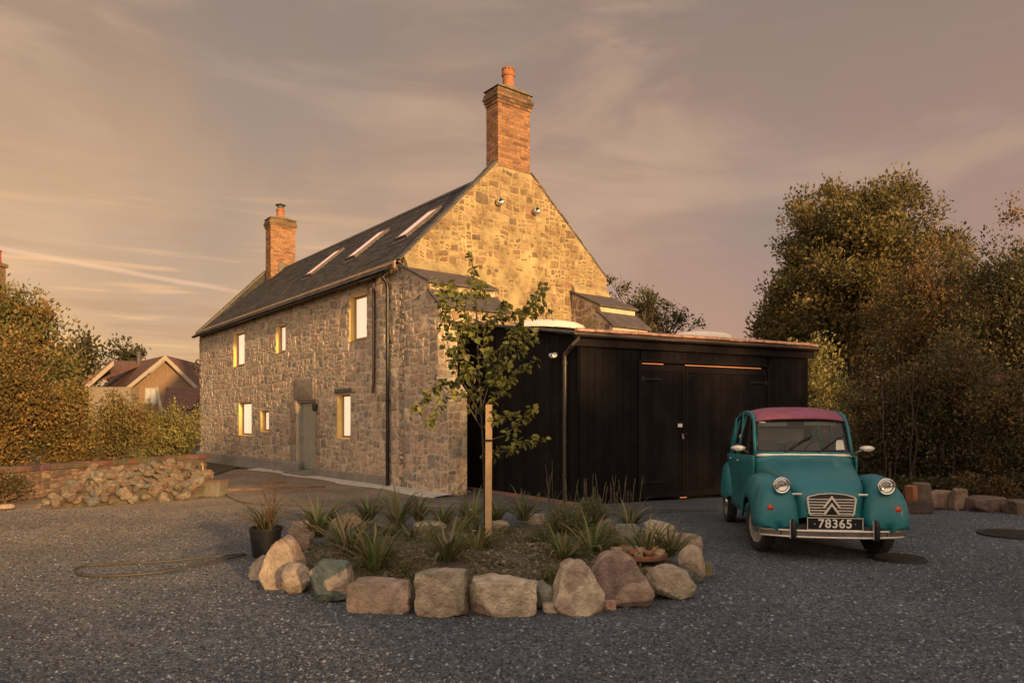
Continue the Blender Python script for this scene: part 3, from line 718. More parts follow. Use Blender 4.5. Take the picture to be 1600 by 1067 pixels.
# boards above doors
b2=[]
a=D0
while a<D2-.01:
    e=min(a+.15,D2); k=rg.uniform(.65,1.35)
    vs=[fr(a+.003,DZ+.02),fr(e-.003,DZ+.02),fr(e-.003,2.86),fr(a+.003,2.86)]; vs+=[v+Vector((FD.y,-FD.x,0))*.02 for v in vs]
    b.add(vs,[(0,3,2,1),(4,5,6,7),(0,1,5,4),(1,2,6,5),(2,3,7,6),(3,0,4,7)],(.0125*k,.0105*k,.0115*k)); a=e
for (s0,s1,z0,z1) in ((0,D0,0,2.88),(D2,5.42,0,2.88),(D0,D2,DZ+.02,2.88)):
    b.face([fr(s0,z0,-.005),fr(s1,z0,-.005),fr(s1,z1,-.005),fr(s0,z1,-.005)],(.004,.004,.004))
b.build('front_wall',M_shed,gar)
b=MB(); bk_=R0+Vector((-.616,.788,0))*5.6-C0
b.face([fr(5.42,0),bk_,bk_+z3*3.7,fr(5.42,2.88)],(.010,.009,.009)); b.build('end_wall',M_shed,gar)
for (s0,s1) in ((D0+.01,D1-.006),(D1+.006,D2-.01)):
    b=MB(); n_=round((s1-s0)/.145); w=(s1-s0)/n_
    for k in range(n_):
        c_=rg.uniform(.7,1.3); M=None
        vs=[fr(s0+w*k+.002,.06,-.03),fr(s0+w*(k+1)-.002,.06,-.03),fr(s0+w*(k+1)-.002,DZ,-.03),fr(s0+w*k+.002,DZ,-.03)]; vs+=[v+Vector((FD.y,-FD.x,0))*.03 for v in vs]
        b.add(vs,[(0,3,2,1),(4,5,6,7),(0,1,5,4),(1,2,6,5),(2,3,7,6),(3,0,4,7)],(.014*c_,.0115*c_,.0115*c_))
    dl=b.build('door',M_shed,gar)
    t=MB()
    for (a0,a1,z0,z1) in ((s0,s0+.05,.06,DZ),(s1-.05,s1,.06,DZ),(s0+.05,s1-.05,DZ-.13,DZ),(s0+.05,s1-.05,.06,.18)):
        vs=[fr(a0,z0,.001),fr(a1,z0,.001),fr(a1,z1,.001),fr(a0,z1,.001)]; vs+=[v+Vector((FD.y,-FD.x,0))*.016 for v in vs]
        t.add(vs,[(0,3,2,1),(4,5,6,7),(0,1,5,4),(1,2,6,5),(2,3,7,6),(3,0,4,7)],(.02,.015,.014))
    t.build('door_frame',M_shed,dl)
    for zh in (.35,2.2):
        t=MB(); sh=s0 if s0<D1-.1 and s1<D1+.1 else s1; sg=1 if sh==s0 else -1
        M=Matrix.Translation(fr(sh,zh,.022))@Matrix(((FD.x,FD.y,0,0),(FD.y,-FD.x,0,0),(0,0,1,0),(0,0,0,1)))
        t.box((-.05,0,-.04),(.06,.01,.04),M=M); t.box((.06*sg,0,-.012),(.45*sg,.008,.012),M=M); t.build('hinge',M_black,dl)
t=MB()
for (a0,a1,z0,z1) in ((D0-.06,D0-.002,.02,DZ+.07),(D2+.002,D2+.06,.02,DZ+.07),(D0,D2,DZ+.035,DZ+.09)):
    vs=[fr(a0,z0,.021),fr(a1,z0,.021),fr(a1,z1,.021),fr(a0,z1,.021)]; vs+=[v+Vector((FD.y,-FD.x,0))*.02 for v in vs]
    t.add(vs,[(0,3,2,1),(4,5,6,7),(0,1,5,4),(1,2,6,5),(2,3,7,6),(3,0,4,7)],(.019,.014,.013))
t.build('door_surround',M_shed,gar)
M_glow=mat('lamplight_in_gap',(.8,.3,.1),.5,.0,5,0,emit=(1,.30,.10),es=.75)
t=MB()
for (a0,a1,z) in ((D0+.05,D0+.52,DZ+.004),(D1+.02,D2-.12,DZ+.004),(D1-.10,D1+.06,.035)):
    t.face([fr(a0,z,-.012),fr(a1,z,-.012),fr(a1,z+.009,-.012),fr(a0,z+.009,-.012)])
t.build('lit_door_gap',M_glow,gar)
# sign plate, padlock
t=MB(); sS=2.20
def fbox(m,a0,a1,z0,z1,o0,o1,col=(1,1,1)):
    vs=[fr(a0,z0,o0),fr(a1,z0,o0),fr(a1,z1,o0),fr(a0,z1,o0)]; vs+=[v+Vector((FD.y,-FD.x,0))*(o1-o0) for v in vs]
    m.add(vs,[(0,3,2,1),(4,5,6,7),(0,1,5,4),(1,2,6,5),(2,3,7,6),(3,0,4,7)],col)
fbox(t,2.10,2.20,1.335,1.40,.016,.022,(1,1,1)); t.build('door_notice',M_white,gar)
t=MB(); fbox(t,2.16,2.30,1.20,1.225,.018,.03,(.2,.2,.2)); t.build('hasp',M_black,gar)
t=MB(); fbox(t,2.175,2.215,1.12,1.175,.03,.05); t.tube([fr(2.18,1.175,.04),fr(2.18,1.205,.04),fr(2.21,1.205,.04),fr(2.21,1.175,.04)],.005,6); t.build('padlock',M_metal,gar)
# roof
nF=Vector((FD.y,-FD.x,0))
e0=fr(-.16,2.95,.14); e1=fr(5.58,2.95,.14)
ra=[e0,e1,bk_+z3*3.78+FD*.1,Wd(GB)+z3*3.78,Wd(GA)+z3*3.70-FD*.12]
b=MB(); b.face([ra[0],ra[1],ra[2],ra[4]]); 
b.face([p-z3*.05 for p in (ra[4],ra[2],ra[1],ra[0])]); b.face([ra[0]-z3*.05,ra[1]-z3*.05,ra[1],ra[0]]); b.face([ra[4]-z3*.05,ra[0]-z3*.05,ra[0],ra[4]]); b.face([ra[1]-z3*.05,ra[2]-z3*.05,ra[2],ra[1]])
groof=b.build('roof',M_lead,gar)
# rolled capping along the front edge in short lengths, glossy
b=MB(); s=-.14; rc=random.Random(3)
while s<5.53:
    l_=rc.uniform(.25,.75); e=min(s+l_,5.56); z=2.975+rc.uniform(-.006,.006); tl=rc.uniform(-.006,.006)
    b.tube([fr(s,z,.13),fr(e-.012,z+tl,.13)],.042,12); s=e
b.build('edge_capping',M_glint,gar,smooth=True,angle=50)
b=MB(); fbox(b,-.13,5.52,2.72,2.885,.06,.085,(.022,.017,.016)); b.build('fascia',M_shed,gar)
b=MB(); gp=[]
rows=[[],[]]
for k in range(9):
    w=math.pi*k/8
    for j,s in enumerate((-.16,5.56)): rows[j].append(fr(s,2.905-.05*math.sin(w),.14+.05*math.cos(w)))
b.grid(rows); b.build('gutter',mat('dark_brown_gutter',(.03,.018,.016),.3,.1,5,0),gar,solid=.005,smooth=True)
# side roof edge trim
b=MB(); a_=ra[0]-z3*.02; c_=ra[4]-z3*.02; b.tube([a_,c_],.03,8); b.build('side_roof_trim',M_lead,gar)
# downpipe
M_pipe=mat('grey_brown_pipe',(.045,.035,.03),.4,.1,5,0)
def fpt(px,py,off):  # on the side wall near the corner
    return None
pc=SD*.20; on=Vector((SD.y,-SD.x,0));
if on.y>0: on=-on
b=MB(); px0=SD*.30+on*.08
b.tube([fr(-.10,2.87,.13),fr(-.10,2.82,.12),fr(-.18,2.74,.10),SD*.12+on*.10+z3*2.70,px0+z3*2.6,px0+z3*2.48,px0+z3*.0],.036,12)
for z in (2.45,1.35,.5): b.tube([px0+z3*(z-.025),px0+z3*(z+.025)],.045,12)
b.build('downpipe',M_pipe,gar,smooth=True,angle=60)
# twin spot lamp on the side wall
t=MB(); c_=SD*.62+on*.03+z3*2.62
for k in (-1,1):
    M=Matrix.Rotation(R(70),3,'X')@Matrix.Rotation(R(25*k),3,'Z')
    t.lathe([(.0,.0),(.035,.0),(.045,.08),(.04,.085),(0,.07)],c_+SD*(.075*k)+on*.06,12,M=Matrix.Rotation(R(105),3,'X')@Matrix.Rotation(R(20*k),3,'Y'))
t.build('twin_spot_lamp',M_white,gar,smooth=True,angle=40)
# roof domes
for (px,d,rx,ry,zt) in ((1098,15.6,.72,.5,3.38),(858,14.35,.78,.5,3.45)):
    p=at(px,500,d); p.z=0; q=p-C0; roofz=2.95+.155*max(0,(q-fr(0,0,.14)).dot(-nF))
    t=MB(); M=Matrix.Rotation(math.atan2(FD.y,FD.x),3,'Z')@Matrix.Diagonal((rx,ry,1))
    hh=max(.12,zt-roofz)
    t.lathe([(1,0),(1.0,hh*.35),(.97,hh*.5),(.8,hh*.8),(.5,hh*.95),(0,hh)],q+z3*(roofz-.02),32,M=M); t.build('roof_dome',M_dome,gar,smooth=True,angle=60)
# brick plinth and rubbish at wall foot
b=MB(); 
for i in range(17):
    a=SLn-.35-i*.26; c_=(.20,.14,.12) if i%3 else (.28,.12,.08)
    p=SD*a+on*.06
    M=Matrix.Translation(p)@Matrix.Rotation(math.atan2(SD.y,SD.x),4,'Z'); b.box((-.12,-.06,-.03),(.12,.03,.055),c_,M)
b.build('brick_plinth',mat('plinth_brick',(1,1,1),.9,.3,9,.4,40,attr=True),gar,bevel=.006)
# ------------------------------------------------------------ vegetation
def leaves_mesh(name,P,D,size,cols,mat_,parent,wid=.55,fold=.25,seed=0):
    """P centres, D outward/up direction, size array: one folded leaf blade each"""
    rng=np.random.default_rng(seed); n=len(P)
    D=D/np.linalg.norm(D,axis=1,keepdims=True)
    rnd=rng.normal(size=(n,3)); A=np.cross(D,rnd); A/=np.linalg.norm(A,axis=1,keepdims=True)+1e-9
    Nn=np.cross(A,D)
    s=size[:,None]
    v0=P-D*s*.5; v2=P+D*s*.5; v1=P-D*s*.05+A*s*wid*.5+Nn*s*fold*.3; v3=P-D*s*.05-A*s*wid*.5+Nn*s*fold*.3
    Vv=np.stack([v0,v1,v2,v3],1).reshape(-1,3); 
    me=bpy.data.meshes.new(name); me.vertices.add(n*4); me.vertices.foreach_set('co',Vv.ravel())
    idx=(np.arange(n)[:,None]*4+np.array([0,1,2,0,2,3])[None]).ravel()
    me.loops.add(n*6); me.loops.foreach_set('vertex_index',idx); me.polygons.add(n*2); me.polygons.foreach_set('loop_start',np.arange(0,n*6,3)); me.update(calc_edges=True)
    ca_=me.color_attributes.new('Col','FLOAT_COLOR','CORNER'); cc=np.repeat(np.concatenate([cols,np.ones((n,1))],1),6,axis=0); ca_.data.foreach_set('color',cc.ravel().astype(np.float32))
    me.materials.append(mat_); o=bpy.data.objects.new(name,me); COL.objects.link(o)
    if parent is not None: o.parent=parent
    return o
def tree(name,loc,lobes,ncl,nlf,lsz,pal,label,cat='tree',group=None,trunk=.16,crad=.5,seed=1,stems=1,limbs=36,tall=None,up=.5,bias=.45,spire=0,nzs=.5,trunkh=None):
    """lobes: (dx,dy,z,rx,ry,rz) relative to the base"""
    rng=np.random.default_rng(seed); rn=random.Random(seed)
    if group is None: nlf=int(nlf*1.6); lsz*=.80
    root=empty(name,loc,0,label,cat,group)
    vol=np.array([l_[3]*l_[4]*l_[5] for l_ in lobes])**.8; vol/=vol.sum()
    C=[]
    for k in range(ncl):
        l_=lobes[rng.choice(len(lobes),p=vol)]
        d=rng.normal(size=3); d/=np.linalg.norm(d); r=rng.random()**bias
        nv=noise.noise(Vector(d*1.6)+Vector((seed*3.1,0,0)))+.5*noise.noise(Vector(d*4)+Vector((seed*1.7,5,0)))
        r*=1+nzs*min(.45,nv)
        C.append([l_[0]+d[0]*l_[3]*r,l_[1]+d[1]*l_[4]*r,max(.15,l_[2]+d[2]*l_[5]*r)])
    C=np.array(C); cen=np.average(np.array([l_[:3] for l_ in lobes]),axis=0,weights=vol)
    # wood
    b=MB(); zt=max(C[:,2])*.86
    for s in range(stems):
        a=rn.random()*6.28; ro=0 if stems==1 else rn.uniform(.2,1)*max(l_[3] for l_ in lobes)*.6
        bx,by=ro*math.cos(a),ro*math.sin(a); lx,ly=rn.uniform(-.3,.3),rn.uniform(-.3,.3); tr=trunk*rn.uniform(.7,1)
        n_=8; pts=[(bx+(cen[0]-bx)*.5*(i/n_)**1.4+lx*math.sin(i*.8)*.25,by+(cen[1]-by)*.5*(i/n_)**1.4+ly*math.sin(i*.9)*.25,-.1+(zt+.1)*i/n_) for i in range(n_+1)]
        b.tube(pts,[tr*(1.25-1.1*(i/n_)) for i in range(n_+1)],7)
    b.build('trunk',M_bark,root,smooth=True)
    b=MB()
    for k in range(min(limbs,len(C))):
        c_=Vector(C[k]); zr=max(.25*c_.z,min(c_.z*rn.uniform(.35,.7),zt*.8)); t_=zr/zt
        s0=Vector((cen[0]*.5*t_**1.4,cen[1]*.5*t_**1.4,zr)) if stems==1 else Vector((c_.x*.55,c_.y*.55,zr*.7)); md=s0.lerp(c_,.5)+Vector((rn.uniform(-.2,.2),rn.uniform(-.2,.2),rn.uniform(.0,.35)))
        r_=trunk*rn.uniform(.22,.42)*(1-t_*.5)
        b.tube([s0,s0.lerp(md,.5)+Vector((0,0,-.05)),md,md.lerp(c_,.55),c_],[r_,r_*.8,r_*.6,r_*.42,r_*.2],5)
        for q in range(2):
            e=c_+Vector((rn.uniform(-1,1),rn.uniform(-1,1),rn.uniform(-.2,1)))*crad; b.tube([md.lerp(c_,.5),md.lerp(e,.7),e],[r_*.4,r_*.25,r_*.1],4)
    b.build('branches',M_bark,root,smooth=True)
    # leaves
    k=rng.integers(0,ncl,nlf); off=rng.normal(size=(nlf,3))*crad*np.array([1,1,.8])*.55*(.5+rng.random(ncl)[k][:,None])
    if spire: off[:,2]+=np.abs(rng.normal(size=nlf))*spire*(rng.random(nlf)<.3); 
    nn_=np.linalg.norm(off,axis=1,keepdims=True); off*=np.minimum(1,1.45*crad/(nn_+1e-6)); P=C[k]+off; P[:,2]=np.maximum(P[:,2],.05)
    D=off/ (np.linalg.norm(off,axis=1,keepdims=True)+1e-6)+rng.normal(size=(nlf,3))*.6; D[:,2]+=up
    sz=lsz*(.6+.8*rng.random(nlf))
    pal=np.array(pal); cl=pal[rng.integers(0,len(pal),ncl)][k]; l2=pal[rng.integers(0,len(pal),nlf)]
    cols=(cl*.65+l2*.35)*(.6+.8*rng.random((nlf,1)))
    leaves_mesh('crown',P,D,sz,cols,M_leaf,root,seed=seed)
    return root
GOLD=[(.23,.135,.04),(.16,.10,.035),(.27,.165,.05),(.09,.065,.025)]
OLIV=[(.13,.12,.04),(.16,.14,.045),(.10,.10,.035),(.19,.155,.055)]
DARK=[(.05,.05,.022),(.07,.065,.026),(.09,.075,.03),(.04,.04,.018)]
BRWN=[(.19,.105,.042),(.15,.095,.04),(.23,.135,.052),(.10,.075,.032)]
YELG=[(.26,.22,.075),(.20,.18,.065),(.31,.25,.10)]
def T(name,px0,px1,pyt,d,label,pal,ncl,nlf,lsz,cat='tree',pyb=None,gy=None,ry=None,**k):
    """crown spanning px0..px1, top at pyt, standing d metres away"""
    a=at(px0,0,d).x; b_=at(px1,0,d).x; zt=at(0,pyt,d).z; zb=0.1 if pyb is None else at(0,pyb,d).z
    cx=(a+b_)/2; rx=(b_-a)/2*.86; rz=(zt-zb)/2*.9
    lb=[(0,0,zb+(zt-zb)/2,rx,ry or rx,rz)]
    for l_ in k.pop('extra',[]):  # (pxc,pyc,rpx,rpz)
        p=at(l_[0],l_[1],d); lb.append((p.x-cx,0,p.z,l_[2]/FP*d,l_[2]/FP*d,l_[3]/FP*d))
    return tree(name,(cx,d,0),lb,ncl,nlf,lsz,pal,label,cat,**k)
# left side
T('evergreen_shrub',-120,96,386,16.5,'tall dense evergreen shrub at the left edge, taller than the bushes beside it',OLIV+GOLD[:1],190,24000,.115,'shrub',crad=.42,seed=3,trunk=.12,spire=.2,nzs=.35)
T('golden_shrub',-60,72,530,14.6,'bushy golden lit shrub at the far left in front of the tall evergreen shrub',GOLD+OLIV[:1],130,16000,.085,'shrub',crad=.34,seed=4,trunk=.07,spire=.25,ry=.9)
T('rounded_bush',62,142,590,15.6,'rounded golden bush behind the middle of the rubble heap',GOLD+OLIV[:2],90,11000,.08,'shrub',crad=.26,seed=5,trunk=.06,spire=.2)
T('loose_bush',135,232,622,18.5,'loose bush with thin upright shoots, left of the hedge by the brick house',OLIV+GOLD[:2]+BRWN[:1],70,6500,.085,'shrub',crad=.32,seed=6,trunk=.05,spire=.45,stems=3)
T('clipped_hedge',205,318,640,23.5,'yellow green hedge between the loose bush and the farmhouse end',YELG+OLIV[:2],90,9000,.10,'hedge',crad=.32,seed=7,trunk=.05,spire=.22,stems=3,ry=.9)
T('dark_pine',80,165,520,60,'dark pointed trees behind the red roofed house on the left side',DARK,40,2600,.5,'tree',crad=1.1,seed=8,trunk=.3,spire=.6,group=None)
T('round_tree',152,248,529,66,'low round crowned tree behind the red roofed house, nearest its gable peak',DARK+OLIV[:1],40,3200,.42,'tree',crad=.9,seed=9,trunk=.3)
T('far_bush',292,330,566,48,'small dark bush just showing between red roofed house and farmhouse',DARK,20,900,.3,'bush',crad=.5,seed=10,trunk=.1)
# dark planting under the left shrubs, in front of the low wall
T('shadowed_bush',-40,48,742,12.6,'small dark twiggy bush at the left edge in front of the low wall',DARK+BRWN[:2],30,1500,.055,'bush',crad=.18,seed=12,trunk=.03,spire=.1,stems=3)
# behind the garage and on the right
T('bare_topped_tree',925,1075,428,31,'open crowned tree rising between the farmhouse gable and the garage roof',DARK+OLIV[:1],95,4200,.16,'tree',crad=.42,seed=13,trunk=.18,limbs=90,nzs=.7,extra=[(1062,500,26,16)],pyb=600)
T('broad_maple',1185,1478,266,27,'broad round crowned tree, the tallest one, behind the right end of the garage',[(.125,.10,.034),(.155,.12,.042),(.09,.08,.03),(.18,.13,.047)],460,70000,.17,'tree',crad=.50,seed=14,trunk=.24,limbs=150,pyb=610,nzs=.32,bias=.42,spire=.25,ry=3.2,extra=[(1250,520,70,110)])
T('russet_tree',1345,1560,362,21.5,'russet leaved tree in front of the right side of the broad tall tree',BRWN+OLIV[:1],220,27000,.12,'tree',crad=.42,seed=15,trunk=.09,limbs=60,spire=.35,stems=4,nzs=.4)
T('edge_tree',1462,1700,335,17.5,'tall dark tree with feathery top at the right edge of the yard',DARK+BRWN[:1]+OLIV[:1],210,26000,.10,'tree',crad=.42,seed=16,trunk=.09,limbs=70,spire=.35,stems=4,nzs=.4)
T('pale_leaved_shrub',1195,1345,515,19.5,'pale yellow green shrub immediately right of the garage end',YELG+OLIV[:1],90,8000,.10,'shrub',crad=.32,seed=17,trunk=.05,limbs=60,spire=.3,stems=4)
T('twiggy_bush',1262,1370,590,17,'twiggy olive bush behind the roof of the parked car',OLIV+BRWN[:1],55,3000,.085,'bush',crad=.25,seed=18,trunk=.035,limbs=50,spire=.2,stems=5)
T('undergrowth_bush',1330,1450,575,14.8,'dark brown undergrowth bush just behind the right mirror of the car',DARK+BRWN[:2],85,9000,.08,'bush',crad=.28,seed=19,trunk=.035,limbs=50,spire=.2,stems=5)
T('shaded_shrub',1425,1560,520,14.2,'dark leaved shrub above the flat stones right of the car',DARK+BRWN[:2],110,12000,.08,'shrub',crad=.3,seed=20,trunk=.035,limbs=50,spire=.3,stems=6)
T('corner_shrub',1520,1680,560,12.6,'dark brown leaved shrub filling the right edge of the photo above the gravel',DARK+BRWN[:2],110,12000,.075,'shrub',crad=.28,seed=22,trunk=.03,limbs=50,spire=.3,stems=5)
T('boundary_hedge',1150,1480,560,24.5,'dense dark boundary hedge low behind the garage end and the right trees',DARK+OLIV[:1],120,11000,.15,'hedge',crad=.5,seed=23,trunk=.06,stems=5,ry=1.2)
T('boundary_thicket',1420,1760,392,20.5,'dense dark thicket behind the trees at the right edge',DARK+BRWN[:1],200,20000,.14,'hedge',crad=.5,seed=24,trunk=.06,stems=5,ry=1.2)
def border(name,pts,label_):
    m=MB(); m.face([(x,y,.030) for x,y in pts]); m.face([(x,y,-.03) for x,y in pts][::-1])
    for i in range(len(pts)):
        a,c_=pts[i],pts[(i+1)%len(pts)]; m.face([(a[0],a[1],-.03),(c_[0],c_[1],-.03),(c_[0],c_[1],.03),(a[0],a[1],.03)])
    tag(m.build(name,mat(name+'_soil',(.045,.033,.022),.97,.5,5,.9,14)),kind='structure')
border('border_soil',[(5.9,11.9),(16,10.4),(16,23),(7.2,22.9),(6.9,15.4)],'')
border('bank_soil',[(-9.3,11.6),(-7.75,18.3),(-8.6,22.9),(-16,22.9),(-16,11.2)],'')
rl=random.Random(55)
for i,(px,d,w_,h_,lb) in enumerate(((1425,12.7,.5,.42,'low dark plant just right of the car behind the orange brick'),(1478,12.5,.55,.40,'low dark plant above the flat sided brown stone'),(1530,12.2,.6,.45,'low dark plant above the long dim reddish stone'),(1585,11.9,.6,.5,'low dark plant at the right edge above the last border stone'),(1455,14.6,.9,.9,'knee high dark undergrowth among the slim bare stems'),(1380,15.5,.9,.8,'knee high dark undergrowth behind the right side of the car'),(1545,14.2,1.0,1.0,'knee high dark undergrowth near the right edge under the shrubs'),(1300,16.8,.9,.8,'knee high dark undergrowth behind the car roof, right of the garage end'),(1265,18.0,.8,.9,'knee high undergrowth against the garage end'))):
    x=at(px,0,d).x; tree('undergrowth',(x,d,0),[(0,0,h_*.5,w_,w_*.6,h_*.5)],30,2600,.075,DARK+BRWN[:1],lb,'plant',crad=.16,seed=200+i,trunk=.012,stems=3,limbs=14,nzs=.3)
# slim bare stems
ps=empty('bamboo_clump',at(1455,0,14.0)*1,0,'clump of slim bare upright stems between the car and the right edge','plant'); ps.location.z=0; rr=random.Random(2)
b=MB()
for k in range(10):
    x=rr.uniform(-1.0,1.1); y=rr.uniform(-.4,.3); h_=rr.uniform(1.9,2.9); w=rr.uniform(-.22,.22)
    b.tube([(x,y,0),(x+w*.2+rr.uniform(-.06,.06),y,h_*.3),(x+w*.4+rr.uniform(-.08,.08),y,h_*.5),(x+w*.6+rr.uniform(-.1,.1),y,h_*.75),(x+w,y,h_)],[.014,.012,.010,.008,.004],5)
b.build('stem',mat('dark_stem_bark',(.06,.042,.03),.9,.3,8,.3,40),ps,smooth=True)
# unseen tree row behind the viewer, sized so its shade falls over the yard
eP=Vector((.835,.55,0)); eQ=Vector((-.55,.835,0))
def behind(p,q,h_,w,seed,label):
    l_=eP*p+eQ*q; tree('shade_tree',(l_.x,l_.y,0),[(0,0,h_*.5,w,1.0,h_*.5)],150,5200,.34,DARK,label,'tree','unseen shade trees behind the viewer',crad=.45,seed=seed,trunk=.2,limbs=10,nzs=.12,bias=.8)
for i,(p,h_,w) in enumerate(((-9,2.6,2.6),(-4.5,2.6,2.6),(-.3,2.7,2.4),(3.3,4.4,1.7),(6.0,7.6,2.0),(9.0,8.0,2.1),(12.2,7.8,2.1),(15.5,7.4,2.2),(19.5,6.6,2.6),(24,6.0,2.9),(29,6.0,2.9))):
    behind(p,-14+(-.6 if i%2 else .5),h_,w,60+i,'dense unseen shade tree behind the viewer, %s of the row from the left'%('first','second','third','fourth','fifth','sixth','seventh','eighth','ninth','tenth','eleventh')[i])
# ------------------------------------------------------------ rocks
def ico(sub):
    bm=bmesh.new(); bmesh.ops.create_icosphere(bm,subdivisions=sub,radius=1); vs=[v.co.copy() for v in bm.verts]; fs=[tuple(v.index for v in f.verts) for f in bm.faces]; bm.free(); return vs,fs
ICO={k:ico(k) for k in (2,3,4,5)}
def rock_mb(seed,size,col,planes=7,sub=4,style='boulder',rough=.035,col2=None):
    rn=random.Random(seed); vs,fs=ICO[sub]; vs=[v.copy() for v in vs]; pl=[]
    if style=='block':
        for ax in ((1,0,0),(-1,0,0),(0,1,0),(0,-1,0),(0,0,1),(0,0,-1)):
            n_=(Vector(ax)+Vector((rn.uniform(-.13,.13),rn.uniform(-.1,.1),rn.uniform(-.1,.1)))).normalized(); pl.append((n_,rn.uniform(.60,.68)))
    elif style=='peak':
        for ax,dd in (((.88,0,.40),.57),((-.88,0,.36),.56),((.5,0,.8),.68),((-.55,0,.8),.66),((0,0,1),.74),((0,-1,.25),.5),((0,1,.1),.55),((0,0,-1),.72),((1,0,-.1),.78),((-1,0,-.1),.78)):
            n_=(Vector(ax)+Vector((rn.uniform(-.1,.1),rn.uniform(-.1,.1),rn.uniform(-.1,.1)))).normalized(); pl.append((n_,dd))
    elif style=='round':
        for ax,dd in (((0,0,-1),.7),((0,0,1),.8),((0,-1,0),.75)):
            n_=(Vector(ax)+Vector((rn.uniform(-.2,.2),rn.uniform(-.2,.2),0))).normalized(); pl.append((n_,dd))
    for k in range(planes):
        n_=Vector((rn.gauss(0,1),rn.gauss(0,1),rn.gauss(0,1))).normalized(); pl.append((n_,rn.uniform(.66,.88)))
    so=Vector((seed*1.37%17,seed*2.1%13,0))
    for i,v in enumerate(vs):
        p=v*1.0
        for n_,d in pl:
            k=p.dot(n_)-d
            if k>0: p=p-n_*k*.96
        r=noise.fractal(p*2.1+so,1.0,2.0,4)*rough*1.6+noise.fractal(p*7+so,.8,2.0,3)*rough*.55
        vs[i]=p+v*r
    mx=[max(abs(v[a]) for v in vs) for a in range(3)]
    vs=[Vector((v.x/mx[0]*size[0]/2,v.y/mx[1]*size[1]/2,v.z/mx[2]*size[2]/2)) for v in vs]
    cols=[]
    for f in fs:
        c_=sum((vs[i] for i in f),Vector())/3; t=noise.noise(c_*3.3+so*2)
        q=col2 if (col2 and t>.12) else col
        k=1+.16*noise.noise(c_*14+so); cols.append(tuple(min(.8,x*k) for x in q))
    m=MB(); m.add(vs,fs,cols); return m
def rock(name,loc,size,col,seed,label=None,cat='rock',group=None,rz=0,tilt=0,parent=None,**k):
    o=rock_mb(seed,size,col,**k).build(name,M_rock,parent,smooth=True); o.location=loc; o.rotation_euler=(0,tilt,rz); return tag(o,label,cat,group)
TAN=(.38,.295,.215); PINK=(.35,.25,.19); GREY=(.22,.21,.17); BRN=(.32,.235,.175); PALE=(.45,.36,.26); GRN=(.13,.155,.14)
# (px0,px1,pytop,pybase,style,colour,col2,label)
ST=[(393,424,868,906,'peak',TAN,None,'small pale slab leaning at the left end of the bed edging, outermost on the left'),
(412,474,842,921,'peak',PINK,TAN,'tall pointed pinkish tan stone at the left front of the planting bed'),
(438,486,879,929,'boulder',TAN,PALE,'low pale tan stone between the pointed pinkish stone and the grey green boulder'),
(480,559,876,944,'round',TAN,GRN,'rounded boulder half tan and half grey green in the front left edging'),
(546,646,906,958,'block',BRN,PINK,'long low reddish brown block in the bed edging, left of the tall square block'),
(649,731,889,965,'block',(.27,.225,.165),TAN,'tall square grey tan block at the front of the planting bed'),
(733,836,903,964,'block',PALE,BRN,'wide rectangular tan block just right of the tall square block'),
(826,869,906,952,'boulder',GREY,None,'small dark grey stone wedged between the rectangular block and the rounded peaked one'),
(861,941,876,962,'peak',PALE,PINK,'large peaked tan stone with rounded top at the front of the bed'),
(912,1016,864,951,'peak',PINK,(.22,.15,.125),'large sloping pinkish brown stone in the right front edging'),
(1007,1089,884,938,'round',(.37,.31,.225),TAN,'rounded pale stone at the right front corner of the bed'),
(1060,1102,848,914,'boulder',TAN,GREY,'upright tan stone at the right end of the bed, above the rounded pale one'),
(1050,1092,832,862,'block',BRN,TAN,'small brown topped block on the right end of the bed edging'),
(998,1062,812,852,'round',PALE,TAN,'pale domed stone at the back right of the bed')]
for i,(a,c_,t,bs,st,cl,c2,lb) in enumerate(ST):
    d=CH*FP/(bs-HY); w=(c_-a)/FP*d*1.08; h_=(bs-t)/FP*d*1.07; dep=min(w,h_)*.85+.06
    p=at((a+c_)/2,HY,d+dep*.42); rock('edging_stone',(p.x,p.y,h_/2-.035),(w,dep,h_),cl,100+i,lb,'stone','edging stones round the bed',rz=math.atan2(-(p.x+.33),7.5-p.y)*0 + (0.35*(p.x+.33)/2 if st!='peak' else 0),style=st,col2=c2,planes=4 if st in('block','peak') else 8,sub=5 if w>.3 else 4)
ST2=[(846,884,942,958,PALE,'small orange tan chip at the foot of the peaked stone'),(940,964,935,952,(.42,.26,.18),'small pink cube at the foot of the sloping pinkish stone'),(1092,1112,878,902,(.2,.16,.08),'mossy lump just outside the right end of the bed')]
for i,(a,c_,t,bs,cl,lb) in enumerate(ST2):
    d=CH*FP/(bs-HY); w=(c_-a)/FP*d; h_=(bs-t)/FP*d; p=at((a+c_)/2,HY,d+w*.3); rock('small_stone',(p.x,p.y,h_/2-.01),(w,w*.8,h_*1.1),cl,140+i,lb,'stone','small stones at the bed edge',style='block',sub=3,planes=3)
BK=[(640,700,812,831,PALE),(702,742,806,826,TAN),(764,795,811,827,TAN),(533,572,800,822,PINK),(880,912,796,820,PALE),(930,958,808,832,TAN),(960,1000,815,846,GREY),(448,488,828,857,PINK),(590,632,806,824,GREY),(455,492,812,832,PINK),(500,532,806,826,TAN),(820,852,800,818,TAN)]
wh=['wide low pale stone at the back centre of the bed','tan stone at the back of the bed just right of the wide low pale one','small tan stone directly behind the wooden stake','pinkish stone at the back left of the bed behind the lilies','pale domed stone at the back of the bed below the downpipe','tan stone behind the fine leaved lavender bush','grey stone at the back beside the pale domed end stone','pinkish stone just right of the black plant pot','grey stone at the back left of the bed, left of the wide low pale one','upper pinkish stone behind the one by the black pot','small tan stone at the back left between two pinkish ones','small tan stone at the back right of the wooden stake']
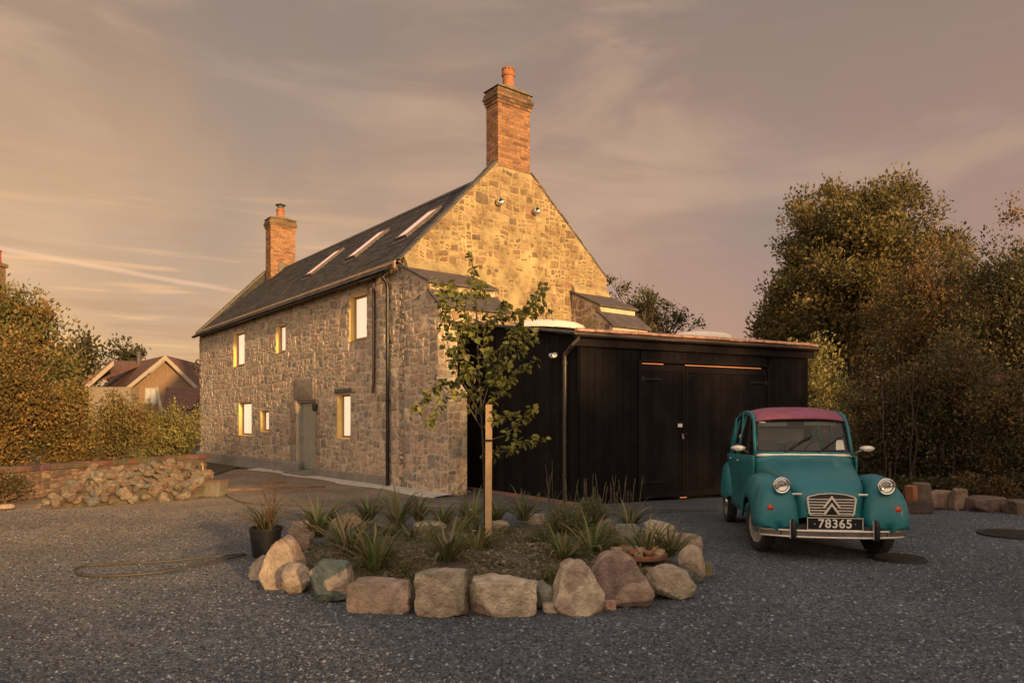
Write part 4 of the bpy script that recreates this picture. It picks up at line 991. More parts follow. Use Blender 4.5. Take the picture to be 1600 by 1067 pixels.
for i,(a,c_,t,bs,cl) in enumerate(BK):
    d=CH*FP/(bs-HY); w=(c_-a)/FP*d*1.1; h_=(bs-t)/FP*d; p=at((a+c_)/2,HY,d); rock('edging_stone',(p.x,p.y,h_/2-.02),(w,w*.6,h_*1.1),cl,160+i,wh[i],'stone','edging stones round the bed',style='round' if i%2==0 else 'block',sub=4)
# soil mound of the bed
b=MB(); rows=[]; 
for j in range(41):
    r=2.02*j/40; rows.append([(-.33+r*math.cos(2*math.pi*k/96),7.5+r*math.sin(2*math.pi*k/96),.13*(1-(j/40)**4)+.03*noise.noise(Vector((r*math.cos(k*.0654)*2.3,r*math.sin(k*.0654)*2.3,0)))*(1-(j/40)**8)-(.04 if j==40 else 0)) for k in range(96)])
b.grid(rows,closed=True); tag(b.build('bed_soil',mat('garden_soil',(.09,.068,.042),.97,.45,6,1,30,dirt=((.06,.06,.025),3.5,.5,.7)),smooth=True),kind='structure')
# stony chips over the soil
def scatter_chips():
    rng=np.random.default_rng(9); m=MB(); rn=random.Random(5)
    vs0=[(1,0,0),(0,1,0),(-1,0,0),(0,-1,0),(0,0,1)]
    for i in range(5200):
        a=rn.random()*6.283; r=1.9*math.sqrt(rn.random()); x=-.33+r*math.cos(a); y=7.5+r*math.sin(a); s=rn.choice((.012,.016,.02,.028))*rn.uniform(.7,1.3); z=.13*(1-(r/2.02)**4)
        k=rn.uniform(.6,1.3); c_=rn.choice(((.15,.12,.08),(.21,.17,.12),(.10,.085,.055),(.18,.13,.095),(.07,.06,.035)))
        w=rn.random()*3; m.add([(x+(p[0]*math.cos(w)-p[1]*math.sin(w))*s*rn.uniform(.7,1.3),y+(p[0]*math.sin(w)+p[1]*math.cos(w))*s*rn.uniform(.7,1.2),z+p[2]*s*.7-.003+.01*rn.random()) for p in vs0],[(0,1,4),(1,2,4),(2,3,4),(3,0,4)],tuple(q*k for q in c_))
    tag(m.build('soil_chips',mat('chips',(1,1,1),.9,.2,30,0,attr=True)),'crumbly stony chippings and clods scattered over the soil of the round bed','stones',kind='stuff')
scatter_chips()
# ------------------------------------------------------------ plants in the bed
M_blade=leafmat('blade',tr=.3)
def blades(mb,cx,cy,z0,n,ln,wd,spread,rn,cols,droop=.9,stiff=0):
    for i in range(n):
        a=rn.random()*6.283; el0=rn.uniform(.75,1.45) if not stiff else rn.uniform(1.1,1.5); L_=ln*rn.uniform(.6,1.15); w=wd*rn.uniform(.7,1.2); seg=6
        x,y,z=cx+math.cos(a)*rn.random()*spread*.3,cy+math.sin(a)*rn.random()*spread*.3,z0; an=el0; dr=droop*rn.uniform(.5,1.5)/seg
        c_=rn.choice(cols); k=rn.uniform(.7,1.3); c_=tuple(q*k for q in c_); sx,sy=-math.sin(a),math.cos(a); rows=[]
        for s in range(seg+1):
            t=s/seg; ww=w*(1-t**2.2)*(.55+.9*min(t*3,1)*.5)+.0005
            rows.append([(x-sx*ww,y-sy*ww,z+ww*.35),(x,y,z),(x+sx*ww,y+sy*ww,z+ww*.35)])
            x+=math.cos(a)*math.cos(an)*L_/seg; y+=math.sin(a)*math.cos(an)*L_/seg; z+=math.sin(an)*L_/seg; an-=dr*(1+t)
        mb.grid(rows,c_)
LILY=[(.12,.145,.045),(.09,.115,.035),(.15,.16,.055),(.20,.165,.07),(.22,.17,.09)]
LL=[(497,838,.46,42,'bushy daylily clump at the left side of the bed just right of the black pot'),(575,812,.42,34,'daylily clump at the back left of the bed'),(622,820,.42,34,'daylily clump at the back, second from the left end'),(585,893,.46,36,'daylily clump close behind the long reddish block'),(700,882,.48,40,'daylily clump directly behind the tall square block'),(692,818,.34,22,'small daylily clump at the back left of the stake'),(738,818,.40,30,'daylily clump at the back just left of the wooden stake'),(818,812,.38,30,'daylily clump at the back right of the wooden stake'),(880,878,.36,32,'daylily clump behind the large peaked stone'),(985,826,.40,28,'daylily clump at the back right beside the pale domed stone'),(1010,874,.36,36,'dark daylily clump behind the sloping pinkish stone'),(533,852,.36,24,'small daylily clump between the left clump and the front one'),(645,846,.22,14,'tiny daylily clump in the middle of the bare soil'),(545,870,.44,34,'daylily clump at the left, behind the grey green boulder'),(748,862,.30,22,'small daylily clump at the front left of the wooden stake foot'),(775,812,.36,26,'daylily clump at the back immediately right of the wooden stake'),(925,868,.40,34,'daylily clump between the peaked stone and the sloping one'),(1045,868,.36,28,'daylily clump at the right end inside the rounded pale stone'),(655,812,.36,26,'daylily clump at the back centre left, by the wide low pale stone')]
for i,(px,py,ln,n_,lb) in enumerate(LL):
    p=gnd(px,py,.10); m=MB(); rn=random.Random(300+i); blades(m,0,0,0,int(n_*1.7),ln*rn.uniform(1.15,1.45),.015,.26,rn,LILY); o=m.build('daylily',M_blade); o.location=(p.x,p.y,.09); tag(o,lb,'plant','daylilies in the round bed')
# tall grass stems near the downpipe
def stems(px,py,n_,ln,lb,name,seed,cols,spread=.16,head=True):
    p=gnd(px,py,.1); m=MB(); rn=random.Random(seed)
    for i in range(n_):
        x,y=rn.uniform(-1,1)*spread,rn.uniform(-.12,.12); L_=ln*rn.uniform(.55,1.1); lx=rn.uniform(-.16,.16)*L_; c_=rn.choice(cols)
        pts=[(x,y,0),(x+lx*.3,y,L_*.4),(x+lx*.65,y,L_*.75),(x+lx,y,L_)]; m.tube(pts,[.0035,.003,.0025,.0015],4,c_)
        if head:
            for k in range(10):
                t=.62+.38*k/10; q=Vector(pts[2]).lerp(Vector(pts[3]),(t-.62)/.38); s=.011*(1.2-t*.6)
                m.add([(q.x-s,q.y,q.z),(q.x,q.y-s,q.z+s),(q.x+s,q.y,q.z),(q.x,q.y+s,q.z+s),(q.x,q.y,q.z+s*2.2)],[(0,1,4),(1,2,4),(2,3,4),(3,0,4)],c_)
    blades(m,0,0,0,int(n_*1.6),ln*.55,.006,spread*2,rn,cols,.6,1)
    o=m.build(name,M_blade); o.location=(p.x,p.y,.09); tag(o,lb,'plant')
DRY=[(.24,.19,.11),(.28,.23,.14),(.17,.16,.08)]
stems(905,800,12,.52,'tall dry seed stems just right of the garage downpipe','seeding_grass',1,DRY,.22)
stems(945,805,12,.56,'tall dry seed stems left of the garage doors, rightmost of the stem clumps','seeding_grass',2,DRY,.20)
stems(862,800,5,.74,'single very tall wispy stem in front of the side wall of the garage','wispy_stem',3,DRY,.10)
stems(982,800,9,.50,'short dry seed stems behind the pale domed end stone of the bed','seeding_grass',5,DRY,.18)
stems(830,806,8,.34,'loose dry grass tuft in front of the garage side wall','dry_tuft',6,DRY,.16)
stems(425,800,3,.1,'tiny dry tuft by the rope behind the black pot','dry_tuft',4,DRY,.05,False)
# fine leaved bushes: soft needle tufts
def fine_bush(px,py,w,h_,n_,lb,name,seed,pal,lsz=.03):
    p=gnd(px,py,.1); rng=np.random.default_rng(seed); r=empty(name,(p.x,p.y,.08),0,lb,'plant'); m=MB(); rn=random.Random(seed)
    P=[];D=[]
    ns=int(n_/26)
    for k in range(ns):
        a=rn.random()*6.283; q=rn.random()**.6; tx,ty=math.cos(a)*q*w/2,math.sin(a)*q*w/2.4; hh=h_*(1-.5*q*q)*rn.uniform(.65,1.08)
        m.tube([(tx*.2,ty*.2,0),(tx*.7,ty*.7,hh*.55),(tx,ty,hh)],[.003,.002,.001],3,(.12,.11,.06))
        for j in range(26):
            t=rn.uniform(.25,1); b0=Vector((tx*.2,ty*.2,0)).lerp(Vector((tx,ty,hh)),t); P.append((b0.x+rn.gauss(0,.012),b0.y+rn.gauss(0,.012),b0.z+rn.gauss(0,.01))); D.append((tx*.8+rn.gauss(0,.12),ty*.8+rn.gauss(0,.12),.22))
    m.build('stems',M_blade,r)
    P=np.array(P);D=np.array(D); pal=np.array(pal); cols=pal[rng.integers(0,len(pal),len(P))]*(.6+.8*rng.random((len(P),1)))
    leaves_mesh('foliage',P,D,lsz*(.7+.6*rng.random(len(P))),cols,M_leaf,r,wid=.3,seed=seed)
LAV=[(.19,.195,.09),(.15,.16,.07),(.23,.22,.12)]
fine_bush(885,835,.62,.40,7000,'airy fine leaved bush filling the right middle of the bed','lavender_bush',11,LAV)
fine_bush(925,820,.5,.42,4200,'airy fine leaved bush behind and right of the middle one','lavender_bush',12,LAV)
fine_bush(733,835,.40,.30,2600,'small leafy plant with tiny white flowers at the left of the stake','flowering_plant',13,LAV+[(.13,.15,.05)])
fine_bush(790,838,.30,.14,1500,'low green ground plant just right of the stake','low_plant',14,LILY,.025)
fine_bush(725,812,.22,.24,900,'small green plant at the back beside the house corner','low_plant',15,LILY,.03)
fine_bush(660,905,.30,.12,900,'low dark weed behind the gap left of the tall square block','low_plant',16,LILY,.022)
fine_bush(965,862,.30,.15,1200,'low green plant in front of the orange tile fragments','low_plant',17,LILY,.022)
fine_bush(620,868,.16,.07,500,'tiny weed in the bare soil at the centre left of the bed','weed',18,LILY,.018)
fine_bush(795,886,.2,.07,500,'tiny weed in the bare soil right of the stake','weed',19,LILY,.018)
for i,(px,py,w_,h_,n_,lb) in enumerate(((845,850,.42,.22,2200,'soft green plant left of the large airy bush in the bed'),(610,836,.32,.14,1200,'low soft plant at the back left of the bed between daylilies'),(675,850,.36,.12,1300,'low spreading plant in the middle of the bed left of the stake'),(935,848,.40,.26,2200,'bushy soft plant right of the large airy bush'),(860,905,.32,.12,1300,'low leafy plant just behind the small dark grey stone'),(640,898,.30,.16,1300,'low leafy plant behind the right end of the reddish block'),(520,896,.30,.14,1200,'low leafy plant behind the grey green boulder'),(770,905,.30,.10,1000,'low weed directly behind the wide rectangular block'))):
    fine_bush(px,py,w_,h_,n_,lb,'low_plant',40+i,LILY+LAV[:1],.026)
for i,(px,py,z,cl,lb) in enumerate(((733,769,.36,(.62,.30,.55),'pink flower head at the back of the bed near the house corner'),(719,775,.32,(.5,.25,.4),'smaller dull pink flower left of the bright pink one'),(741,830,.25,(.75,.7,.7),'white flower in the bed left of the stake'),(735,797,.3,(.7,.66,.62),'small white flower above the other left of the stake'))):
    d=9.3 if i<2 else 8.0; p=at(px,py,d); m=MB()
    for k in range(7):
        a=k*.897; M=Matrix.Rotation(a,3,'Z'); m.add([M@Vector(v) for v in ((0,0,0),(.012,-.008,.008),(.026,0,.012),(.012,.008,.008))],[(0,1,2,3)],cl)
    m.lathe([(.007,0),(.008,.006),(0,.012)],seg=8,col=(.5,.4,.1)); m.tube([(0,0,0),(.01,0,-(p.z-.1)*.6),(0,0,-(p.z-.09))],.002,4,(.08,.1,.03)); o=m.build('flower',M_blade); o.location=p; tag(o,lb,'flower')
def bed_cover():
    rng=np.random.default_rng(17); P=[];D=[]
    for i in range(26000):
        a=rng.random()*6.283; r=1.88*math.sqrt(rng.random()); x=r*math.cos(a); y=r*math.sin(a)
        n_=noise.noise(Vector((x*1.9+4,y*1.9,2)))+.5*noise.noise(Vector((x*6,y*6,1)))
        if n_<.14 and not (r>1.45 and n_>-.12): continue
        P.append((-.33+x,7.5+y,.13*(1-(r/2.02)**4)+rng.random()**2*.075)); D.append((rng.normal(),rng.normal(),.7))
    P=np.array(P);D=np.array(D); pal=np.array([(.13,.15,.05),(.17,.17,.07),(.10,.12,.04),(.20,.17,.09),(.14,.11,.06)]); cols=pal[rng.integers(0,5,len(P))]*(.6+.8*rng.random((len(P),1)))
    o=leaves_mesh('ground_cover',P,D,.016+.022*rng.random(len(P)),cols,M_leaf,None,wid=.45,seed=3); tag(o,'low patchy weeds and ground cover between the plants of the round bed','ground cover',kind='stuff')
bed_cover()
# terracotta fragments in the bed
tp=gnd(995,872,.12); tr_=empty('broken_terracotta_bowl',(tp.x+.02,tp.y,.10),0,'broken orange terracotta bowl of rubble behind the sloping pinkish stone','bowl'); m=MB()
m.lathe([(.13,0),(.25,.02),(.27,.045),(.275,.07),(.25,.07),(.2,.04),(.0,.03)],seg=28,M=Matrix.Diagonal((1,.7,1))); m.build('rim',M_rust,tr_,smooth=True,angle=40)
for i in range(19):
    a=i*2.4; q=.22*math.sqrt((i+.5)/19); rock('fragment',(q*math.cos(a),q*.66*math.sin(a),.075+.03*(1-q/.22)+.012*(i%3)),(.13,.09,.055),rr.choice(((.36,.17,.09),(.42,.31,.20),(.30,.22,.15),(.40,.19,.09))),400+i,None,None,None,rz=a,parent=tr_,style='block',sub=2,planes=2)
# stake, young tree
sb=gnd(763,850,.10); sx,sy=sb.x,sb.y; ztp=CH+(HY-632)/FP*sy
m=MB(); m.box((-.036,-.025,-.02),(.036,.025,ztp-.10)); stk=m.build('wooden_stake',M_wood,bevel=.004); stk.location=(sx,sy,.10); stk.rotation_euler=(0,R(.25),0); tag(stk,'pale sawn wooden stake standing in the round bed, tied to the young tree','stake')
zt_=CH+(HY-687)/FP*sy; m=MB(); m.box((-.044,-.033,zt_-.12),(.044,.034,zt_-.095)); m.box((-.02,.034,zt_-.118),(.02,.11,zt_-.098)); m.build('rubber_tie',M_black,stk)
td=sy+.12
yt=empty('young_tree',(at(750,0,td).x,td,.10),0,'young leafy sapling tied to the wooden stake in the round bed','tree'); rt=random.Random(77)
def tp_(px,py,o=0): p=at(px,py,td+o); return p-Vector(yt.location)
m=MB()
trunk=[tp_(758,848),tp_(757,760),tp_(755,700),tp_(752,640),tp_(747,560),tp_(744,480),tp_(740,430),tp_(737,403)]
m.tube(trunk,[.014,.013,.012,.011,.010,.008,.005,.003],8); M_sap=mat('sapling_bark',(.05,.042,.03),.8,.3,8,.3,40); m.build('trunk',M_sap,yt,smooth=True)
BR=[[(752,650),(725,600),(700,540),(690,480),(686,440)],[(752,640),(770,580),(800,520),(815,500),(850,440)],[(750,600),(730,560),(715,520),(700,470),(712,440)],[(748,560),(765,510),(785,480),(790,470)],
[(754,672),(735,640),(715,600),(690,598),(665,620),(650,640)],[(715,600),(690,625),(678,650),(668,660)],[(755,690),(790,680),(815,655),(838,640)],[(756,705),(790,705),(815,690),(848,690)],[(752,640),(780,620),(810,580),(840,560)],[(750,610),(785,580),(812,545),(838,520)],
[(748,570),(770,550),(800,540),(830,515)],[(747,540),(728,500),(720,470),(740,440)],[(752,650),(742,635),(738,620),(746,606)],[(754,668),(772,655),(790,650),(808,645)],[(746,520),(770,500),(800,495),(828,480),(852,440)],[(745,500),(725,520),(705,560)],[(744,470),(752,450),(760,470)],[(755,700),(770,715),(778,700)],[(746,530),(762,560),(785,590),(800,600)],[(815,500),(830,490),(845,470),(862,492)],[(700,540),(712,560),(725,580)],[(690,480),(700,500),(720,510)],[(748,570),(735,590),(722,575)]]
Pl=[];Dl=[]; m=MB()
for bi,br in enumerate(BR):
    o0=rt.uniform(-.45,.45); n_=len(br); pts=[tp_(x,y,o0*min(1,i/(n_-1)*1.3)) for i,(x,y) in enumerate(br)]
    m.tube(pts,[.007*(1-.75*i/(n_-1)) for i in range(n_)],5)
    sk=.35 if bi in (4,6,7) else .12
    tot=sum((pts[i+1]-pts[i]).length for i in range(n_-1)); cnt=int(tot*62)
    for k in range(cnt):
        t=sk+(1-sk)*((k+rt.random())/cnt); s=t*(n_-1); i=min(int(s),n_-2); q=pts[i].lerp(pts[i+1],s-i); dr=Vector((rt.gauss(0,1),rt.gauss(0,1),rt.gauss(-.25,.7))).normalized(); Pl.append(q+dr*rt.uniform(.02,.10)); Dl.append(dr)
m.build('branches',M_bark,yt,smooth=True)
for (x,y) in ((737,405),(741,418),(738,432),(744,446),(735,455),(748,462),(738,478),(752,492),(740,505),(750,520),(742,530),(760,500)):
    for k in range(5):
        dr=Vector((rt.gauss(0,1),rt.gauss(0,1),rt.gauss(0,.6))).normalized(); Pl.append(tp_(x,y)+dr*.06); Dl.append(dr)
# rounded lobed leaves: six-sided, folded on the midrib
def big_leaves(P,D,parent):
    m=MB()
    for p,d in zip(P,D):
        d=(d+Vector((0,0,-.25))).normalized(); s=rt.uniform(.045,.086); a=d.cross(Vector((rt.gauss(0,.5),rt.gauss(0,.5),1))).normalized(); n_=a.cross(d)
        k=rt.uniform(.7,1.3); c_=rt.choice(((.20,.20,.05),(.15,.165,.042),(.25,.235,.07),(.12,.13,.035))); c_=tuple(q*k for q in c_)
        def pt(u,w,h_): return p+d*(u*s)+a*(w*s)+n_*(h_*s)
        f=rt.uniform(.05,.22); L0=[pt(-.5,0,0),pt(-.42,.30,f),pt(-.02,.50,f*1.3),pt(.25,.30,f),pt(.55,0,-.1)]; L1=[pt(-.5,0,0),pt(.55,0,-.1),pt(.25,-.30,f),pt(-.02,-.50,f*1.3),pt(-.42,-.30,f)]
        m.face(L0,c_); m.face(L1,c_)
    return m.build('leaves',M_leaf,parent)
big_leaves(Pl,Dl,yt)
# ------------------------------------------------------------ potted plant
pp=gnd(407,873); pt_=empty('potted_plant',(pp.x,pp.y+.16,0),0,'black plastic plant pot of strappy dry leaves left of the round bed','potted plant'); m=MB()
m.lathe([(.13,0),(.165,.27),(.175,.275),(.178,.31),(.166,.31),(.160,.27),(0,.265)],seg=32); m.build('pot',mat('black_pot',(.012,.012,.014),.5,.1,5,0),pt_,smooth=True,angle=40)
m=MB(); rn=random.Random(5); blades(m,0,0,.26,55,.48,.009,.25,rn,[(.16,.125,.05),(.09,.09,.035),(.20,.15,.07),(.06,.065,.025)],1.25); 
for k in range(8): 
    a=rn.uniform(-.3,.5); m.tube([(0,0,.26),(.05*k*.3,0,.5),(a*.4,rn.uniform(-.05,.05),.62+.05*k)],[.006,.005,.002],4,(.10,.055,.03))
m.build('strappy_leaves',M_blade,pt_)
# ------------------------------------------------------------ rubble heap, trough, low wall
hp=[rock_mb(500+i,(1,.8,.62),c_,planes=6,sub=3,style='block' if i%3==0 else 'boulder',rough=.03,col2=c2).build('heap_proto',M_rock,smooth=True).data for i,(c_,c2) in enumerate((((.22,.16,.11),None),((.28,.21,.15),(.2,.15,.1)),((.15,.14,.12),None),((.22,.14,.105),(.2,.15,.1)),((.19,.15,.11),None),((.16,.10,.075),None),((.25,.20,.15),(.14,.13,.11)),((.20,.15,.10),(.2,.13,.1))))]
for o in list(COL.objects):
    if o.name.startswith('heap_proto'): bpy.data.objects.remove(o)
rh=random.Random(31); A_=gnd(56,797); B_=gnd(302,781)
def heap(t,w):
    hl=.56*min(1,t*5+.15)*(.93+.09*math.sin(t*11+1))*(1 if t<.8 else 1-(t-.8)*1.6)
    return hl*max(0,min(1,w*2.1))*max(0,min(1,(1.15-w)*1.8))
HD=1.5; ln_=(B_-A_).length; k_=0
desc=[('pale tan','flat'),('pale','squared'),('greyish','rounded'),('pinkish tan','flat'),('olive brown','squared'),('reddish brown','rounded'),('cream and grey','flat'),('tan and pink','rounded')]
third=['left','middle','right']
for layer in range(3):
    sp=(.145,.16,.15)[layer]
    for i in range(int(ln_/sp)):
        for j in range(int(HD/sp)):
            t=(i+rh.uniform(.1,.9))*sp/ln_; w=(j+rh.uniform(.1,.9))*sp/HD; h_=heap(t,w)*rh.uniform(.88,1.1)
            if layer<2 and w>.62: continue
            if layer==2 and (w>.7 or h_<.15): continue
            zz=h_*(1,.80,1.05)[layer]; q=A_.lerp(B_,t); s=rh.choice((.13,.16,.19,.24,.15))*rh.uniform(.85,1.15); ki=rh.randrange(8)
            if layer==1 and h_<.2: continue
            o=bpy.data.objects.new('rubble_stone',hp[ki]); COL.objects.link(o); o.location=(q.x+rh.uniform(-.04,.04),q.y+w*HD,zz+.035+rh.uniform(-.02,.03)); o.scale=(s,s,s*rh.uniform(.7,1.1)); o.rotation_euler=(rh.uniform(-.8,.8),rh.uniform(-.8,.8),rh.uniform(0,6.28)); k_+=1
            lev='low on' if zz<.15 else ('halfway up' if zz<.32 else 'near the top of')
            tag(o,'%s %s stone %s the %s part of the rubble heap'%(*desc[ki],lev,third[min(2,int(t*3))]),'stone','stones of the rubble heap')
m=MB(); rows=[]
for i in range(25):
    t=i/24; q=A_.lerp(B_,t); rows.append([(q.x,q.y+w*HD,heap(t,w)-.07) for w in (0,.15,.3,.5,.7,.85,1,1.2)])
m.grid(rows); tag(m.build('spoil_mound',mat('dark_spoil',(.10,.075,.05),.95,.4,8,.8,25),smooth=True),'dark soil and spoil mound under the heap of rubble stones','mound')
o=rock('edging_stone',gnd(4,797)+Vector((0,.1,.05)),(.26,.2,.10),(.28,.21,.15),560,'flat pale stone lying alone on the gravel at the left edge','stone',style='round',sub=3)
# brick-and-stone low wall
def low_wall():
    Lw=gnd(-60,800); Lw=Vector((-9.35,11.4,0)); Rw=Vector((-7.75,18.4,0)); dr=(Rw-Lw); ln=dr.length; dr.normalize(); nr=Vector((dr.y,-dr.x,0))
    e=empty('low_wall',Lw,math.atan2(dr.y,dr.x),'low weathered brick and stone wall behind the rubble heap','wall'); m=MB(); h_=.62
    m.box((0,0,-.05),(ln,.3,h_-.01)); m.build('core',mat('dark_wall_mortar',(.13,.095,.07),.95,.3,3,.6,30),e)
    m=MB(); fx=lambda a,z,h:(a,-h,z); cl=voronoi(0,ln,0,h_-.1,.06,.13,1.9,77)
    rubble(m,fx,cl,[(-1,0,0),(1,0,ln),(0,-1,0),(0,1,h_-.1)],[],5,mort=.008,pal=[((.11,.07,.052),3),((.085,.055,.045),3),((.14,.10,.07),2),((.065,.055,.05),2)])  # face colours darkened to carry the shade on the wall
    fy=lambda a,z,h:(ln+h,a,z); rubble(m,fy,voronoi(0,.3,0,h_-.1,.06,.12,1.6,7),[(-1,0,0),(1,0,.3),(0,-1,0),(0,1,h_-.1)],[],5,mort=.008,pal=[((.20,.12,.09),3),((.15,.09,.07),3)])
    m.build('stonework',M_stone,e,smooth=True,angle=40)
    m=MB(); a=-.02; rn=random.Random(4)
    while a<ln:
        m.box((a,-.05+rn.uniform(-.01,.01),h_-.1+.002),(a+.215,.34,h_+rn.uniform(-.012,.012)),tuple(q*rn.uniform(.6,1.2) for q in (.125,.07,.055))); a+=.225
    m.build('brick_coping',mat('weathered_coping_brick',(1,1,1),.92,.4,9,.6,30,attr=True),e,bevel=.008)
low_wall()
# trough
tq=gnd(322,776); m=MB(); L2,W2,H2=.60,.34,.29; t=.05
tg=empty('stone_trough',(tq.x,tq.y+.15,0),R(-8),'old rectangular concrete trough at the right end of the rubble heap','trough')
m.box((-L2/2,-W2/2,0),(L2/2,-W2/2+t,H2)); m.box((-L2/2,W2/2-t,0),(L2/2,W2/2,H2)); m.box((-L2/2,-W2/2+t,0),(-L2/2+t,W2/2-t,H2)); m.box((L2/2-t,-W2/2+t,0),(L2/2,W2/2-t,H2)); m.box((-L2/2+t,-W2/2+t,0),(L2/2-t,W2/2-t,.06))
for i,v in enumerate(m.v): 
    if v[2]<.1: m.v[i]=(v[0]*.9,v[1]*.9,v[2])
m.build('basin',mat('old_trough_concrete',(.15,.13,.105),.95,.3,5,.6,25),tg,bevel=.012)
m=MB(); m.box((-L2/2-.02,-W2/2-.015,H2+.002),(L2/2+.02,W2/2+.01,H2+.025)); m.build('board_lid',M_timber,tg)
stp=gnd(317,752); m=MB(); m.tube([(0,0,0),(0,0,.42),(0,-.03,.46),(0,-.09,.44),(0,-.10,.40)],[.02,.016,.014,.012,.012],8); m.box((-.04,-.04,.43),(.04,-.025,.445)); m.lathe([(.05,0),(.05,.03),(.03,.05)],seg=10); o=m.build('standpipe_tap',mat('dull_brass',(.35,.25,.12),.5,.2,8,0,metal=.6)); o.location=(stp.x,stp.y,0); tag(o,'small standpipe tap sticking up behind the trough','tap')
# hoses
def hose(pts,r,name,label,m_,cat='hose'):
    P=[Vector((p[0],p[1],.012+r+ (p[2] if len(p)>2 else 0))) for p in pts]; out=[]
    for i in range(len(P)-1):
        p0=P[max(i-1,0)];p1=P[i];p2=P[i+1];p3=P[min(i+2,len(P)-1)]
        for k in range(8):
            t=k/8; out.append(.5*((2*p1)+(p2-p0)*t+(2*p0-5*p1+4*p2-p3)*t*t+(3*p1-p0-3*p2+p3)*t**3))
    out.append(P[-1]); b_=MB(); b_.tube(out,r,6); o=b_.build(name,m_,smooth=True); tag(o,label,cat)
def g2(px,py): q=gnd(px,py); return (q.x,q.y)
M_hose=mat('green_brown_hose',(.055,.045,.032),.55,.2,8,0); M_rope=mat('pale_hose',(.15,.11,.07),.6,.2,8,0)
hose([g2(382,868),g2(330,873),g2(260,880),g2(180,884),g2(135,887),g2(117,894),g2(130,902),g2(180,903),g2(250,897),g2(310,886),g2(350,877),g2(384,869)],.011,'garden_hose','brown garden hose lying in a long flat loop left of the black plant pot',M_hose)
hose([(*g2(331,755),.22),(*g2(343,764),.1),g2(356,776),g2(380,786),g2(430,790),g2(520,791),g2(640,793),g2(760,797),g2(880,797),g2(1000,797),g2(1120,795)],.010,'long_hose','long thin hose running from the trough past the back of the bed to the car',M_rope)
hose([g2(950,805),g2(1010,803),g2(1070,800),g2(1118,799)],.007,'thin_cable','thin dark cable on the gravel between the bed and the car',M_hose,'cable')
# timber edging lines on the earth near the door
for i,(a,c_,lb) in enumerate((((350,767),(508,762),'long reddish timber edging board laid in the gravel before the farmhouse'),((405,757),(445,755),'short reddish timber offcut on the gravel near the door'))):
    p=gnd(*a); q=gnd(*c_); d_=q-p; m=MB(); m.box((0,-.03,-.02),(d_.length,.03,.05)); o=m.build('edging_board',M_timber,bevel=.005); o.location=p; o.rotation_euler=(0,0,math.atan2(d_.y,d_.x)); tag(o,lb,'board')
# right side stones, bricks, stump and drain covers
RS=[(1441,1486,766,795,(.25,.17,.13),'flat sided brown stone, leftmost of the edging stones under the right shrubs'),(1486,1509,762,798,(.24,.165,.12),'upright narrow brown stone next to the flat sided one'),(1511,1566,775,800,(.15,.10,.085),'long dim reddish stone in the right edging'),(1572,1625,778,804,(.13,.09,.075),'dim stone cut by the right edge of the photo'),(1412,1442,762,792,(.12,.085,.075),'dark grey block beside the right wing of the car')]
for i,(a,c_,t,bs,cl,lb) in enumerate(RS):
    d=CH*FP/(bs-HY); w=(c_-a)/FP*d; h_=(bs-t)/FP*d; p=at((a+c_)/2,HY,d+.12); rock('border_stone',(p.x,p.y,h_/2-.02),(w*1.05,w*.6+.05,h_*1.1),cl,600+i,lb,'stone','stones edging the right border',style='block',planes=3,sub=4)
d=11.4; p=at(1424,HY,d); p.z=.33; m=MB(); m.box((-.048,-.08,-.13),(.048,.08,.10)); o=m.build('orange_brick',M_terra,bevel=.008); o.location=p; o.rotation_euler=(0,R(-8),.3); tag(o,'bright orange brick standing on end behind the right wing of the car','brick')
m=MB(); m.lathe([(.17,0),(.15,.05),(.14,.44),(.12,.46),(0,.46)],seg=14); o=m.build('tree_stump',M_bark,smooth=True,angle=40); q=at(1439,HY,11.6); o.location=(q.x,q.y,0); tag(o,'short dark tree stump right of the orange brick','stump')
m=MB(); m.box((-.3,-.12,0),(.3,.12,.2)); o=m.build('rough_block',mat('dark_block',(.07,.048,.04),.9,.3,8,.5,30),bevel=.02); q=at(1423,HY,11.4); o.location=(q.x,q.y,0); tag(o,'dark rough block carrying the orange brick','block')
for i,(a,c_,y,lb) in enumerate(((1362,1444,874,'round black drain cover in the gravel in front of the car'),(1535,1640,836,'round black drain cover in the gravel at the right edge'))):
    q=gnd((a+c_)/2,y); r=(c_-a)/2/FP*q.y; m=MB(); m.lathe([(r,-.02),(r,.022),(r*.93,.028),(r*.92,.022),(0,.024)],seg=36)
    for k in range(-3,4):
        hw=math.sqrt(max(0,(r*.8)**2-(k*r*.22)**2)); m.box((-hw,k*r*.22-.008,.025),(hw,k*r*.22+.008,.031))
    o=m.build('drain_cover',mat('cast_iron_%d'%i,(.014,.013,.014),.6,.3,8,.2,40)); o.location=(q.x,q.y,.0); tag(o,lb,'drain cover','drain covers in the gravel')
